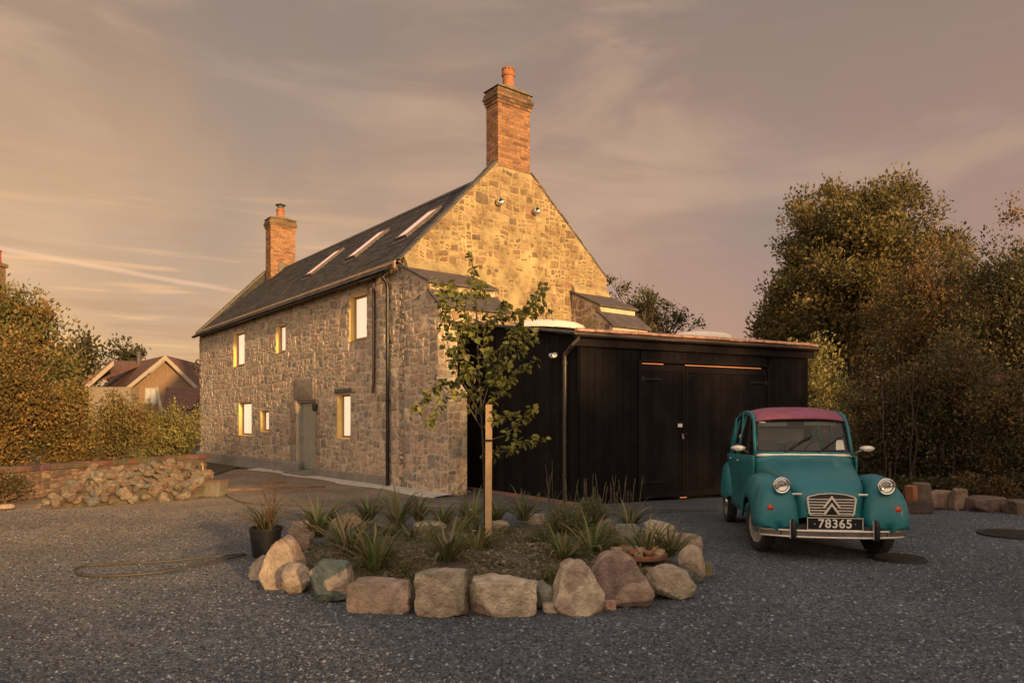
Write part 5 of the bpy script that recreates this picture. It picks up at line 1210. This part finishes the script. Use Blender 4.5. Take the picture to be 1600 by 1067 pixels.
# ------------------------------------------------------------ neighbour house
nh=empty('red_roofed_house',(at(263,0,45).x,45,0),0,'brick gabled house with red tiled roofs beyond the hedge on the left','house')
def nq(px,py,d=45): q=at(px,py,d); return (q.x-nh.location.x,q.y-45,q.z)
M_rt=mat('red_roof_tile',(.13,.062,.044),.9,.35,6,.5,12); M_nb=mat('brick_distance',(.21,.135,.08),.9,.25,9,.2,40); M_wh=mat('white_bargeboard',(.33,.27,.21),.7,.1,4,0)
xl,xr,xm=nq(207,0)[0],nq(309,0)[0],0; ze=CH+(HY-607)/FP*45; zp=CH+(HY-560)/FP*45
m=MB(); m.prism([(xl,0,0),(xr,0,0),(xr,0,ze),(xm,0,zp),(xl,0,ze)],(-1.2,9,0)); m.build('wall',M_nb,nh)
def slab(m,a,b_,c_,d_,t=.12): 
    a,b_,c_,d_=map(Vector,(a,b_,c_,d_)); n_=(b_-a).cross(c_-b_).normalized()
    if n_.z<0: n_=-n_
    m.prism([a,b_,c_,d_],n_*t)
dx=-5.2
m=MB(); slab(m,(xm,-.35,zp+.05),(xl-.35,-.35,ze-.2),(xl-.35+dx,5.5,ze-.2),(xm+dx,5.5,zp+.05)); slab(m,(xm,-.35,zp+.05),(xr+.35,-.35,ze-.2),(xr+.35-1,9,ze-.2),(xm-1,9,zp+.05)); ro=m.build('roof',M_rt,nh)
m=MB()
for (a,c_) in (((xm,zp+.16),(xl-.4,ze-.12)),((xm,zp+.16),(xr+.4,ze-.12))): m.prism([(a[0],-.42,a[1]),(c_[0],-.42,c_[1]),(c_[0],-.42,c_[1]-.28),(a[0],-.42,a[1]-.28)],(0,.06,0))
m.box((xl-.35,-.4,ze-.34),(xl-.28,5,ze-.2)); m.build('bargeboard',M_wh,nh)
# lower roof with its own verge at the left
a0=nq(150,602); a1=nq(194,566); m=MB(); m.prism([(a0[0],-1.2,a0[2]-.1),(a1[0],-1.2,a1[2]),(a1[0],-1.2,a1[2]-.3),(a0[0],-1.2,a0[2]-.4)],(0,.06,0)); m.build('bargeboard',M_wh,nh)
m=MB(); slab(m,(a1[0],-1.1,a1[2]),(a0[0],-1.1,a0[2]-.1),(a0[0]-3,4,a0[2]-.1),(a1[0]-3,4,a1[2])); slab(m,(nq(136,0)[0],3,nq(0,566,48)[2]),(a0[0]-.3,-.9,a0[2]),(a0[0]+.2,-.9,a0[2]),(a1[0],3,a1[2]+.2)); m.build('roof',M_rt,nh)
m=MB(); m.box((a0[0]+.1,-1.0,0),(xl+.4,4,a0[2]-.15)); m.build('wall',mat('cream_render',(.20,.165,.12),.9,.2,4,.2,20),nh)
b0=nq(247,607,42); b1=nq(268,634,42); m=MB(); slab(m,(b0[0],-2.0,b0[2]),(nq(312,0,42)[0],-2.0,b0[2]),(nq(312,0,42)[0],-4,b1[2]-.3),(b1[0],-4,b1[2]-.3)); m.build('roof',M_rt,nh)
m=MB(); m.prism([(b0[0],-3.0,b0[2]+.1),(b1[0],-4.1,b1[2]-.2),(b1[0],-4.1,b1[2]-.4),(b0[0],-3.0,b0[2]-.1)],(-.15,0,0)); m.build('bargeboard',M_wh,nh)
for (a,c_,t,bt,) in ((227,246,606,632),(208,211,608,640)):
    p0=nq(a,t); p1=nq(c_,bt); w=MB(); w.box((p0[0],-.06,p1[2]),(p1[0],-.02,p0[2])); wo2=w.build('window' if c_-a>5 else 'corner_pipe',M_wh,nh)
    if c_-a>5:
        g=MB(); g.box((p0[0]+.08,-.08,p1[2]+.08),((p0[0]+p1[0])/2-.03,-.061,p0[2]-.08)); g.box(((p0[0]+p1[0])/2+.03,-.08,p1[2]+.08),(p1[0]-.08,-.061,p0[2]-.08)); g.build('pane',mat('dim_pane',(.35,.36,.34),.15,.1,3,0),wo2)
m=MB(); q=nq(246,550,50); m.lathe([(.12,0),(.12,.8),(.16,.82),(.16,.95)],(q[0],2.5,zp-.3),10); m.build('flue',M_lead,nh,smooth=True,angle=40)

# dark roof tip with a red pot beyond the evergreen shrub
ce=at(0,410,30); cq=empty('far_chimney',(ce.x-.06,30,0),0,'distant brick chimney with red pot just showing above the tall evergreen shrub','chimney'); m=MB(); m.box((-.75,-.4,0),(.02,.4,ce.z-.15)); m.box((-.82,-.46,ce.z-.149),(.09,.46,ce.z)); m.build('stack',M_nb,cq); m=MB(); m.lathe([(.16,0),(.14,.1),(.13,.42),(.16,.45),(.16,.5),(.12,.5)],(-.05,0,ce.z),16); m.build('pot',mat('red_pot',(.42,.07,.04),.8,.2,6,0),cq,smooth=True,angle=40)
# ------------------------------------------------------------ the parked car (front towards -y)
M_paint=mat('teal_car_paint',(.014,.145,.175),.45,.16,2.5,.04,60,spec=.4,coat=.1,dirt=((.055,.14,.135),4,.52,.78))
M_pink=mat('faded_purple_roof_fabric',(.27,.085,.135),.85,.16,6,.35,120)
M_tyre=mat('tyre_rubber',(.022,.020,.019),.8,.2,9,.3,60)
M_chrome=mat('chrome',(.75,.73,.70),.16,.08,8,0,metal=1)
M_alu=mat('brushed_trim',(.72,.67,.60),.42,.15,12,0,metal=.45)
M_rim=mat('dusty_grey_rim',(.30,.27,.23),.55,.25,9,.1,40,metal=.3)
M_inside=mat('dark_car_interior',(.05,.045,.04),.85,.2,6,0)
M_seat=mat('grey_seat_cloth',(.16,.15,.13),.9,.2,8,.1,60)
M_rub=mat('black_rubber',(.012,.012,.013),.5,.1,8,0)
M_glass=glassmat('window_glass',(.72,.75,.72),.02,.0)
M_lens=glassmat('headlamp_lens',(.9,.9,.86),.05,.10)
M_amber=mat('red_orange_lens',(.42,.045,.015),.25,.1,8,0,coat=.5)
M_plate=mat('plate_black',(.008,.008,.008),.35,.1,8,0); M_digit=mat('plate_silver',(.68,.66,.6),.45,.05,8,0)
car=empty('parked_car',(3.36,7.98,0),R(-8.5),'small vintage teal car with a faded purple fabric roof parked before the garage doors','car')
def sgp(v,e): return math.copysign(abs(v)**e,v)
def interp(st,y):
    for i in range(len(st)-1):
        if st[i][0]<=y<=st[i+1][0]:
            t=(y-st[i][0])/(st[i+1][0]-st[i][0]); t=t*t*(3-2*t)*.35+t*.65
            return [a+(b_-a)*t for a,b_ in zip(st[i],st[i+1])]
    return list(st[-1] if y>st[-1][0] else st[0])
# bonnet: (y, half width, crown z, shoulder z, skirt z)
HS=[(-.505,.255,.660,.60,.44),(-.490,.285,.715,.63,.43),(-.45,.325,.765,.66,.42),(-.36,.365,.820,.69,.42),(-.2,.405,.880,.73,.42),(0,.445,.930,.77,.42),(.25,.492,.975,.82,.42),(.5,.538,1.008,.86,.42),(.60,.560,1.018,.88,.42)]
b=MB(); rows=[]; ysl=[-.505,-.498,-.49,-.47,-.45,-.41,-.36,-.28,-.2,-.1,0,.12,.25,.37,.5,.60]
for y in ysl:
    _,hw,zt,zs_,zk=interp(HS,y); half=[]
    for k in range(13):
        a=math.pi/2*k/12; x=hw*sgp(math.sin(a),.80); z=zs_+(zt-zs_)*sgp(math.cos(a),.80)
        rib=.006*math.cos(x/hw*math.pi*4.0)*min(1,max(0,(y+.42)*4)) if x<hw*.88 else 0
        half.append((x,z+rib))
    for z in (zs_-.06,(zs_+zk)/2,zk): half.append((hw+.004,z))
    rows.append([(-x,y,z) for x,z in reversed(half)]+[(x,y,z) for x,z in half[1:]])
b.grid(rows,flip=True)
# nose panel
fr_=rows[0]; cz=.55; m_=len(fr_); inner=[(x*.5,-.512,cz+(z-cz)*.5) for x,y,z in fr_]
b.grid([[(x*.93,-.512,cz+(z-cz)*.93) for x,y,z in fr_],fr_],flip=True); b.grid([inner,[(x*.93,-.512,cz+(z-cz)*.93) for x,y,z in fr_]],flip=True)
b.face([p for p in inner])
b.build('bonnet',M_paint,car,smooth=True,angle=50)
# bonnet side vents, recess shade put into a darker teal
for sg in (-1,1):
    v=MB()
    M0=Matrix.Identity(4)
    v.prism([(sg*.40,-.10,.80),(sg*.47,.42,.84),(sg*.53,.56,.80),(sg*.53,.50,.70),(sg*.46,.2,.70)],(sg*.06,0,0)); v.build('side_vent',mat('shadow_panel',(.02,.10,.10),.6,.1,5,0),car,bevel=.01)
# front wings
FS=[(-.606,.535,.02,.352,.345),(-.605,.535,.08,.430,.345),(-.602,.535,.120,.485,.345),(-.595,.535,.152,.545,.345),(-.582,.535,.176,.607,.345),(-.560,.535,.192,.672,.344),(-.525,.535,.205,.735,.342),(-.48,.536,.212,.765,.34),(-.38,.542,.206,.803,.335),(-.22,.558,.188,.838,.335),(0,.560,.185,.850,.34),(.2,.565,.178,.83,.34),(.38,.572,.165,.775,.32),(.52,.580,.140,.690,.30),(.64,.588,.105,.58,.30),(.74,.595,.06,.46,.30)]
for sg in (-1,1):
    b=MB(); rows=[]
    for y in [-.606,-.605,-.602,-.595,-.589,-.582,-.572,-.560,-.543,-.525,-.50,-.48,-.43,-.38,-.33,-.28,-.22,-.14,-.07,0,.07,.14,.2,.26,.32,.38,.45,.52,.58,.64,.74]:
        _,xc,w,zt,zb=interp(FS,y); yy=y; ar=.335
        zo=zb
        if abs(yy)<ar: zo=max(zb,.29+math.sqrt(ar*ar-yy*yy)*.93)
        zo=min(zo,zt-.04); row=[]
        for k in range(21):
            a=math.pi*k/20; cx_=math.cos(a); zbase=zo if cx_>0 else zb
            row.append((sg*(xc+w*sgp(cx_,.78)),y,zbase+(zt-zbase)*sgp(math.sin(a),.78)))
        rows.append(row)
    b.grid(rows,flip=(sg<0)); b.face(rows[0] if sg>0 else rows[0][::-1])
    wing=b.build('front_wing',M_paint,car,smooth=True,solid=.012)
    # indicator
    t=MB(); t.lathe([(.0,.032),(.02,.030),(.034,.018),(.038,0)],seg=20,M=Matrix.Rotation(R(90),3,'X')); o=t.build('indicator',M_amber,wing,smooth=True); o.location=(sg*.615,-.585,.545)
    t=MB(); t.lathe([(.044,-.012),(.044,.004),(.038,.006)],seg=20,M=Matrix.Rotation(R(90),3,'X')); t.build('indicator_rim',M_rub,o)
# headlamps on their bar
bar=MB(); bar.tube([(-.50,-.53,.71),(-.40,-.47,.675),(.40,-.47,.675),(.50,-.53,.71)],.012,8); 
for sg in (-1,1): bar.box((sg*.46-.07,-.535,.655),(sg*.46+.07,-.40,.675))
bar.build('headlamp_bar',M_alu,car,smooth=True,angle=40)
for sg in (-1,1):
    M=Matrix.Rotation(R(90),3,'X'); t=MB(); t.lathe([(.0,-.15),(.035,-.145),(.07,-.11),(.086,-.05),(.089,0)],seg=28,M=M); hl=t.build('headlamp',M_paint,car,smooth=True,angle=60); hl.location=(sg*.505,-.605,.775); hl.rotation_euler=(0,0,sg*-.02); hl.scale=(.87,.9,.87)
    t=MB(); t.lathe([(.089,-.012),(.097,-.008),(.099,.006),(.088,.016),(.084,.012)],seg=32,M=M); t.build('chrome_rim',M_chrome,hl,smooth=True)
    t=MB(); t.lathe([(.0,-.07),(.03,-.065),(.06,-.04),(.082,-.0)],seg=28,M=M); t.build('reflector',mat('reflector',(.85,.80,.72),.4,.3,22,.3,30,metal=.15),hl,smooth=True)
    t=MB(); t.lathe([(.0,.032),(.03,.030),(.06,.022),(.084,.008)],seg=28,M=M); t.build('lens',M_lens,hl,smooth=True)
# grille
g=MB(); gy=-.522
def goutline(s):
    P=[(-.185,.470),(-.200,.49),(-.218,.645),(-.205,.668),(-.12,.694),(0,.704),(.12,.694),(.205,.668),(.218,.645),(.200,.49),(.185,.470)]
    return [(x*s*1.12,(z-.575)*(s)+.568) for x,z in P]
o1=goutline(1.0); o2=goutline(.93)
back=MB(); back.face([(x,gy+.004,z) for x,z in goutline(.98)]); gr=back.build('grille',M_inside,car)
for i in range(len(o1)):
    j=(i+1)%len(o1); a,b_,c_,d_=o1[i],o1[j],o2[j],o2[i]
    g.prism([(a[0],gy,a[1]),(b_[0],gy,b_[1]),(c_[0],gy,c_[1]),(d_[0],gy,d_[1])],(0,-.018,0))
g.build('surround',M_alu,gr)
g=MB()
for k in range(6):
    z=.486+k*.029; w=.200+.005*k; g.box((-w,gy-.012,z-.005),(w,gy-.002,z+.005))
g.build('bars',M_alu,gr)
g=MB()
for k,(zb,zt_,w) in enumerate(((.545,.672,.092),(.478,.600,.086))):
    for s_ in (-1,1):
        dv=Vector((w,0,zt_-zb)).normalized(); 
        q=[(0,gy-.02,zt_),(s_*w,gy-.02,zb),(s_*(w-.026),gy-.02,zb),(0,gy-.02,zt_-.036)]
        g.prism(q,(0,-.006,0))
g.build('chevron_badge',M_alu,gr)
g=MB(); 
for k,(zb,zt_,w) in enumerate(((.545,.634,.066),(.478,.562,.060))):
    g.face([(0,gy-.019,zt_),(-w,gy-.019,zb),(w,gy-.019,zb)])
g.build('chevron_backing',M_plate,gr)
# number plate
pl=MB(); pl.box((-.262,-.655,.338),(.262,-.647,.452)); plate=pl.build('number_plate',M_plate,car,bevel=.002)
fr2=MB()
for (x0,x1,z0,z1) in ((-.268,.268,.452,.458),(-.268,.268,.332,.338),(-.268,-.262,.338,.452),(.262,.268,.338,.452)): fr2.box((x0,-.660,z0),(x1,-.646,z1))
fr2.build('plate_edge',M_alu,plate)
cu=bpy.data.curves.new('digits','FONT'); cu.body='78365'; cu.size=.122; cu.align_x='CENTER'; cu.align_y='CENTER'; cu.space_character=1.1
to=bpy.data.objects.new('t',cu); COL.objects.link(to); bpy.context.view_layer.update()
me0=bpy.data.meshes.new_from_object(to.evaluated_get(bpy.context.evaluated_depsgraph_get())); bpy.data.objects.remove(to)
dgm=MB(); base_v=[v.co.copy() for v in me0.vertices]; base_f=[tuple(p.vertices) for p in me0.polygons]
for q,(ox,oz) in enumerate(((0,0),(.003,0),(-.003,0),(0,.0025),(0,-.0025),(.002,.002),(-.002,-.002),(.002,-.002),(-.002,.002))): dgm.add([(v.x+ox,-.0004*q,v.y+oz) for v in base_v],base_f)
dg=dgm.build('digits',M_digit,plate); dg.location=(0,-.6565,.395)
dt=MB()
for s_ in (-1,1): dt.lathe([(.005,0),(.005,.003),(0,.004)],(s_*.195,-.656,.395),8,M=Matrix.Rotation(R(90),3,'X'))
dt.build('fixing_dot',M_digit,plate)
# bumper: two bars with a dark band, and overriders
bm_=MB()
def arcx(x,r=.10): return -.665+.16*abs(x/.70)**3
xs=[-.70+.05*i for i in range(29)]
bm_.tube([(x,arcx(x),.318+.004*math.cos(x*2)) for x in xs],.011,8); bp_=bm_.build('bumper',M_alu,car,smooth=True)
bm_=MB(); bm_.tube([(x,arcx(x),.258) for x in xs],.010,8); bm_.build('lower_bar',M_alu,bp_,smooth=True)
bm_=MB()
rows=[[(x,arcx(x)+.006,z) for x in xs] for z in (.262,.288,.314)]; bm_.grid(rows); bm_.build('blade',mat('worn_bumper_blade',(.16,.14,.12),.45,.3,8,.1,30,metal=.5),bp_,solid=.006)
for s_ in (-1,1):
    t=MB(); x=s_*.40; y=arcx(.40)-.012; rows=[]
    for z,w,dp in ((.225,.012,.02),(.235,.022,.035),(.30,.026,.045),(.37,.024,.045),(.42,.018,.035),(.435,.008,.02)):
        rows.append([(x-w,y+.03,z),(x-w,y-dp*.6,z),(x-w*.5,y-dp,z),(x+w*.5,y-dp,z),(x+w,y-dp*.6,z),(x+w,y+.03,z)])
    t.grid(rows,closed=True); t.face(rows[-1]); t.face(rows[0][::-1]); t.build('overrider',M_rub,bp_,smooth=True,angle=50)
    t=MB(); t.box((x-.027,y-.01,.24),(x-.031,y+.028,.43)); t.build('overrider_trim',M_alu,bp_)
t=MB(); t.box((-.52,-.60,.27),(.52,-.35,.36)); t.box((-.45,-.45,.22),(.45,2.9,.33)); t.build('chassis',M_inside,car)
# cowl strip (opened vent flap)
t=MB(); rows=[]
for z,y in ((1.022,.600),(1.030,.590),(1.060,.605),(1.068,.618)): rows.append([(x,y+.03*(abs(x)/.55)**2,z-.012*(abs(x)/.55)**2) for x in [-.545+.109*i for i in range(11)]])
t.grid(rows); t.build('scuttle_strip',M_alu,car,smooth=True,solid=.006)
t=MB(); xs2=[-.56+.056*i for i in range(21)]
t.grid([[(x,y+.02*(abs(x)/.56)**3,z-.05*(abs(x)/.56)**4) for x in xs2] for y,z in ((.575,.86),(.580,.985),(.592,1.035),(.64,1.045))]); t.build('cowl_panel',M_paint,car,smooth=True,solid=.01)
# cabin: lower body sides as a loft
BS=[(.56,.565,.42),(.7,.585,.32),(1.0,.605,.30),(1.5,.625,.30),(2.0,.620,.30),(2.4,.600,.34),(2.7,.560,.42),(2.95,.47,.50)]
BELT=lambda y:1.03-.05*max(0,(y-.6))/2 if y<2.3 else .9875-.12*(y-2.3)
def side(sg,y,z):
    _,hw,zk=interp(BS,y); f=(z-zk)/(1.0-zk)
    return sg*(hw-.018*(1-f)**2-.030*max(0,f)**2*0-.0)
for sg in (-1,1):
    b=MB(); rows=[]
    for k in range(9):
        row=[]
        for y in [.56,.62,.7,.85,1.0,1.25,1.5,1.75,2.0,2.2,2.4,2.55,2.7,2.83,2.95]:
            _,hw,zk=interp(BS,y); z=zk+(BELT(y)-zk)*k/8; row.append((side(sg,y,z),y,z))
        rows.append(row)
    b.grid(rows,flip=(sg>0)); bs_=b.build('body_side',M_paint,car,smooth=True,solid=.02)
    # door shut lines and handles
    t=MB()
    for y in (.80,1.50,2.08):
        t.tube([(side(sg,y,z)+sg*.001,y,z) for z in (.34,.5,.7,.9,BELT(y)-.005)],.0045,4)
    t.tube([(side(sg,y,.335)+sg*.001,y,.335) for y in (.8,1.2,1.5,1.8,2.08)],.004,4)
    t.build('door_seam',M_rub,bs_)
    for y in (1.38,1.96):
        t=MB(); x=side(sg,y,.93); t.tube([(x,y-.05,.93),(x+sg*.03,y-.045,.935),(x+sg*.032,y+.03,.935),(x+sg*.01,y+.05,.93)],.008,6); t.build('door_handle',M_chrome,bs_,smooth=True)
    t=MB(); t.tube([(side(sg,y,BELT(y))+sg*.006,y,BELT(y)-.01) for y in (.6,.8,1.1,1.5,1.9,2.3)],.007,6); t.build('waist_trim',M_alu,bs_,smooth=True)
# roof line
RP=[(.80,1.455),(.86,1.50),(.95,1.535),(1.1,1.565),(1.35,1.585),(1.6,1.580),(1.85,1.555),(2.1,1.505),(2.3,1.44),(2.45,1.37)]
def rx(y): return .525-.02*max(0,(y-1.6))
RZf=lambda y: interp(RP,y)[1]
b=MB(); rows=[]
for y in [.83,.86,.9,.95,1.02,1.1,1.22,1.35,1.5,1.6,1.75,1.85,2.0,2.1,2.2,2.3,2.38,2.45]:
    row=[]
    for k in range(17):
        a=-1+2*k/16; x=rx(y)*1.02*a; row.append((x,y,RZf(y)+.030-.062*abs(a)**3.4+.003*math.cos(y*18)*(1-abs(a))))
    rows.append(row)
b.grid([[(p[0],.795,1.455+.006-.03*abs(p[0]/.5)**3) for p in rows[0]],[(p[0],.790,1.475-.03*abs(p[0]/.5)**3) for p in rows[0]]]+rows); b.build('fabric_roof',M_pink,car,smooth=True,solid=.01)
b=MB(); rows=[]
for y in [2.40,2.5,2.62,2.74,2.86,2.97,3.04]:
    t_=(y-2.40)/.64; zc=1.40-.56*t_**1.25; hw=.50-.06*t_; rows.append([(hw*math.sin(math.pi/2*(k/8-1)),y-.10*abs(k/8-1)**3*t_,zc-.04*abs(k/8-1)**3) for k in range(17)])
b.grid(rows); b.build('boot_panel',M_paint,car,smooth=True,solid=.015)
for sg in (-1,1):
    # cant rail sweeping from the pillar over the doors to the rear
    def rail(pts,w,th,name='cant_rail'):
        pts=[(p[0]-sg*.002,p[1],p[2]-.012*(1 if 3<=i_<=10 else 0)) for i_,p in enumerate(pts)]
        t=MB(); t.tube(pts,w,8); return t.build(name,M_paint,car,smooth=True)
    pr=[(sg*.550,.625,1.03),(sg*.546,.70,1.20),(sg*.538,.765,1.36),(sg*.530,.82,1.455),(sg*.527,.90,1.512),(sg*.525,1.05,1.545),(sg*.525,1.35,1.565),(sg*.525,1.6,1.560),(sg*.52,1.85,1.535),(sg*.515,2.1,1.485),(sg*.51,2.3,1.42),(sg*.505,2.5,1.31),(sg*.50,2.68,1.16),(sg*.49,2.82,.98),(sg*.47,2.93,.78)]
    rail(pr,[.019,.019,.019,.020,.022,.022,.022,.022,.022,.024,.028,.032,.034,.034,.03],0)
    # arched gutter strip proud of the rail
    t=MB(); t.tube([(p[0]+sg*.012,p[1],p[2]-.034) for p in pr[3:11]],.008,6); t.build('roof_gutter',M_paint,car,smooth=True)
    for (ya,yb) in ((1.50,1.50),(2.08,2.10)):
        t=MB(); t.tube([(side(sg,ya,BELT(ya)),ya,BELT(ya)-.01),(sg*.555,(ya+yb)/2,1.27),(sg*.528,yb,RZf(yb)-.02)],.020,8); t.build('door_pillar',M_paint,car,smooth=True)
    t=MB(); t.tube([(side(sg,.95,1.0),.95,1.0),(sg*.57,.95,1.25),(sg*.535,.96,RZf(.96)-.03)],.008,6); t.build('quarter_light_post',M_rub,car)
    # rear quarter sheet
    t=MB(); q=[(2.10,BELT(2.1)),(2.32,1.0),(2.34,1.30),(2.12,1.47)]
    rows=[[(sg*.595,2.30,.97),(sg*.55,2.55,.90),(sg*.49,2.85,.75)],[(sg*.545,2.32,1.22),(sg*.52,2.5,1.12),(sg*.48,2.80,.95)],[(sg*.512,2.32,1.40),(sg*.505,2.5,1.29),(sg*.49,2.75,1.06)]]
    t.grid(rows,flip=(sg>0)); t.build('rear_quarter',M_paint,car,smooth=True,solid=.01)
    for (ya,yb) in ((.66,.945),(.965,1.485),(1.52,2.065),(2.11,2.31)):
        t=MB(); rows=[]
        for k in range(5):
            f=k/4; row=[]
            for j in range(5):
                y=ya+(yb-ya)*j/4; zt=(min(RZf(max(y,.82)),1.10+ (y-.62)*2.2) if y<.82 else RZf(y))-.03; zb=BELT(y); z=zb+(zt-zb)*f; x=abs(side(sg,y,1.0)); x2=.525; row.append((sg*(x-.012+(x2-x)*f),y,z))
            rows.append(row)
        t.grid(rows,flip=(sg>0)); t.build('side_window',M_glass,car,smooth=True)
# windscreen
W0,W1=(.628,1.070),(.812,1.452)   # (y,z) bottom and top
def wp(x,f,o=0): return (x,W0[0]+(W1[0]-W0[0])*f-o*.9+.035*(abs(x)/.55)**2,W0[1]+(W1[1]-W0[1])*f+o*.43)
t=MB()
def ring(s,o):
    P=[]; hw0,hw1=.535,.505; n_=10
    cor=[(-1,0),(1,0),(1,1),(-1,1)]; r=.09
    for cx_,cf in cor:
        for k in range(5):
            a=math.pi/2*k/4; base={(-1,0):math.pi,(1,0):1.5*math.pi,(1,1):0,(-1,1):.5*math.pi}[(cx_,cf)]+a
            f_=(r*1.15 if cf==0 else 1-r*1.15)+r*1.15*math.sin(base); hx=hw0+(hw1-hw0)*f_
            x=cx_*(hx-.05)+.05*math.cos(base); P.append(wp(x*s,.5+(f_-.5)*(s if s==1 else s*.97),o))
    return P
A1,A2=ring(1.0,.004),ring(.955,.010)
t.grid([A1,A2],closed=True,flip=False); t.build('windscreen_rubber',M_rub,car,solid=.01)
t=MB(); t.face(ring(.97,.0)); t.build('windscreen',M_glass,car)
t=MB()
t.tube([wp(x,-.045,.0) for x in (-.55,-.3,0,.3,.55)],.022,8); t.tube([wp(x,1.035,.0) for x in (-.52,-.26,0,.26,.52)],.009,8); t.build('windscreen_header',M_paint,car,smooth=True)
# wipers
for x0,x1 in ((-.20,.06),(.17,.43)):
    t=MB(); p0,p1=Vector(wp(x0,-.02,.02)),Vector(wp(x1,.46,.02)); t.tube([p0,p0.lerp(p1,.5)+Vector((0,-.006,0)),p1],.005,5); a=Vector(wp(x0+.03,.07,.014)); e=Vector(wp(x1+.07,.52,.014)); t.tube([a,e],.007,4); t.lathe([(.014,0),(.014,.02),(0,.022)],p0,8); t.build('wiper',M_rub,car)
# stickers on the glass
M_stick=mat('pale_sticker',(.55,.53,.46),.6,.05,4,0)
t=MB(); t.face([wp(.37,.06,.006),wp(.475,.07,.006),wp(.468,.36,.006),wp(.39,.37,.006)]); t.build('screen_sticker',M_stick,car)
t=MB(); t.face([wp(-.47,.90,.006),wp(-.40,.90,.006),wp(-.40,.935,.006),wp(-.47,.935,.006)]); t.build('screen_label',M_stick,car)
# mirrors
for sg in (-1,1):
    p=Vector((sg*.60,.74,1.05)); e=p+Vector((sg*.135,-.04,.05)); t=MB(); t.tube([p,p.lerp(e,.6)+Vector((0,0,.012)),e],.007,6); mi=t.build('wing_mirror',M_chrome,car,smooth=True)
    t=MB(); 
    rows=[]
    for (dx,r1,r2) in ((-.048,.002,.002),(-.04,.03,.04),(0,.036,.058),(.016,.034,.056)):
        rows.append([(e.x+r2*1.5*math.cos(2*math.pi*k/20)*1.0,e.y+dx,e.z+.012+r1*math.sin(2*math.pi*k/20)) for k in range(20)])
    t.grid(rows,closed=True,flip=True); t.face(rows[-1]); t.build('mirror_shell',M_alu,mi,smooth=True,angle=50)
# rear wings
for sg in (-1,1):
    t=MB(); rows=[]
    for k in range(15):
        u=k/14; y=1.92+1.02*u; prf=math.sin(math.pi*min(1,max(0,u)))**.62 if 0<u<1 else 0
        zt=.50+.34*prf; w=.005+.115*prf**.8; zb=.38 if u>.12 else .42
        xi=abs(side(1,min(y,2.9),.6))-.01-(.06*max(0,u-.75)*4*.5)
        row=[]
        for j in range(11):
            a=math.pi/2*j/10; row.append((sg*(xi+w*sgp(math.cos(a),.6)),y,zb+(zt-zb)*sgp(math.sin(a),.75)))
        row=[(sg*(xi+w*.9),y,zb-.015)]+row
        rows.append(row)
    t.grid(rows,flip=(sg<0)); t.build('rear_wing',M_paint,car,smooth=True,solid=.012)
# wheels
def wheel(x,y,st,sg):
    w=empty('wheel',(x,y,.29)); w.parent=car; w.rotation_euler=(0,0,st)
    M=Matrix.Rotation(R(90)*sg,3,'Y')
    t=MB(); pf=[(.195,-.055),(.215,-.062),(.25,-.066),(.275,-.060),(.288,-.040),(.290,0),(.288,.040),(.275,.060),(.25,.066),(.215,.062),(.195,.055),(.19,.0),(.195,-.055)]
    t.lathe(pf,seg=48,M=M)
    for k in range(48):
        a=2*math.pi*k/48; 
        for s_ in (-1,1):
            Mx=Matrix.Rotation(a,4,'X'); t.box((s_*.03-.022,-.006,.283),(s_*.03+.022,.006,.294),M=Mx)
    t.build('tyre',M_tyre,w,smooth=True,angle=35)
    t=MB(); t.lathe([(.198,.050),(.192,.058),(.180,.046),(.165,.030),(.15,.034),(.13,.046),(.10,.050),(.08,.040),(0,.04)],seg=40,M=M); rm=t.build('rim',M_rim,w,smooth=True,angle=50)
    t=MB(); t.lathe([(.088,.040),(.085,.056),(.065,.072),(.035,.082),(0,.085)],seg=32,M=M); t.build('hub_cap',M_chrome,w,smooth=True)
    t=MB(); t.lathe([(.193,-.05),(0,-.04)],seg=24,M=M); t.build('brake_back',M_inside,w)
wheel(-.60,0,R(12),-1); wheel(.60,0,R(12),1); wheel(-.585,2.40,0,-1); wheel(.585,2.40,0,1)
# interior
t=MB(); t.box((-.53,.62,.88),(.53,.78,1.02)); t.box((-.55,.7,.33),(.55,2.3,.36)); t.box((-.54,.66,.36),(.54,.68,.9)); t.box((-.5,2.28,.4),(.5,2.3,.95)); t.build('dashboard_and_floor',M_inside,car)
for x in (-.27,.27):
    t=MB(); t.box((x-.22,1.25,.62),(x+.22,1.70,.72)); M=Matrix.Translation((x,1.70,.72))@Matrix.Rotation(R(12),4,'X')@Matrix.Scale(-1,4,(1,0,0)); t.box((-.21,-.04,0),(.21,.04,.48),M=Matrix.Translation((x,1.70,.70))@Matrix.Rotation(R(-12),4,'X')); t.build('seat',M_seat,car,bevel=.03)
t=MB(); t.box((-.5,2.05,.6),(.5,2.15,1.12)); t.build('rear_seat',M_seat,car,bevel=.03)
t=MB(); sw=[Vector((.27+.19*math.cos(a_*math.pi/12),.98-.06*math.sin(a_*math.pi/12),1.02+.18*math.sin(a_*math.pi/12))) for a_ in range(25)]
t.tube(sw,.011,6); t.tube([(.27,.98,1.02),(.27,.80,.92)],.014,6); t.tube([(.27,.98,1.02),(.27,1.03,.85)],.010,6); t.build('steering_wheel',M_rub,car,smooth=True)
t=MB(); t.face([(-.44,2.44,1.12),(.44,2.44,1.12),(.42,2.38,1.33),(-.42,2.38,1.33)]); t.build('rear_window',mat('rear_window',(.5,.47,.38),.4,.1,5,0),car)
t=MB(); t.box((-.475,.86,1.375),(-.13,.875,1.445)); t.box((.06,.86,1.385),(.44,.875,1.445)); t.build('sun_visor',mat('sun_visor',(.33,.31,.24),.8,.1,5,0),car,bevel=.008)
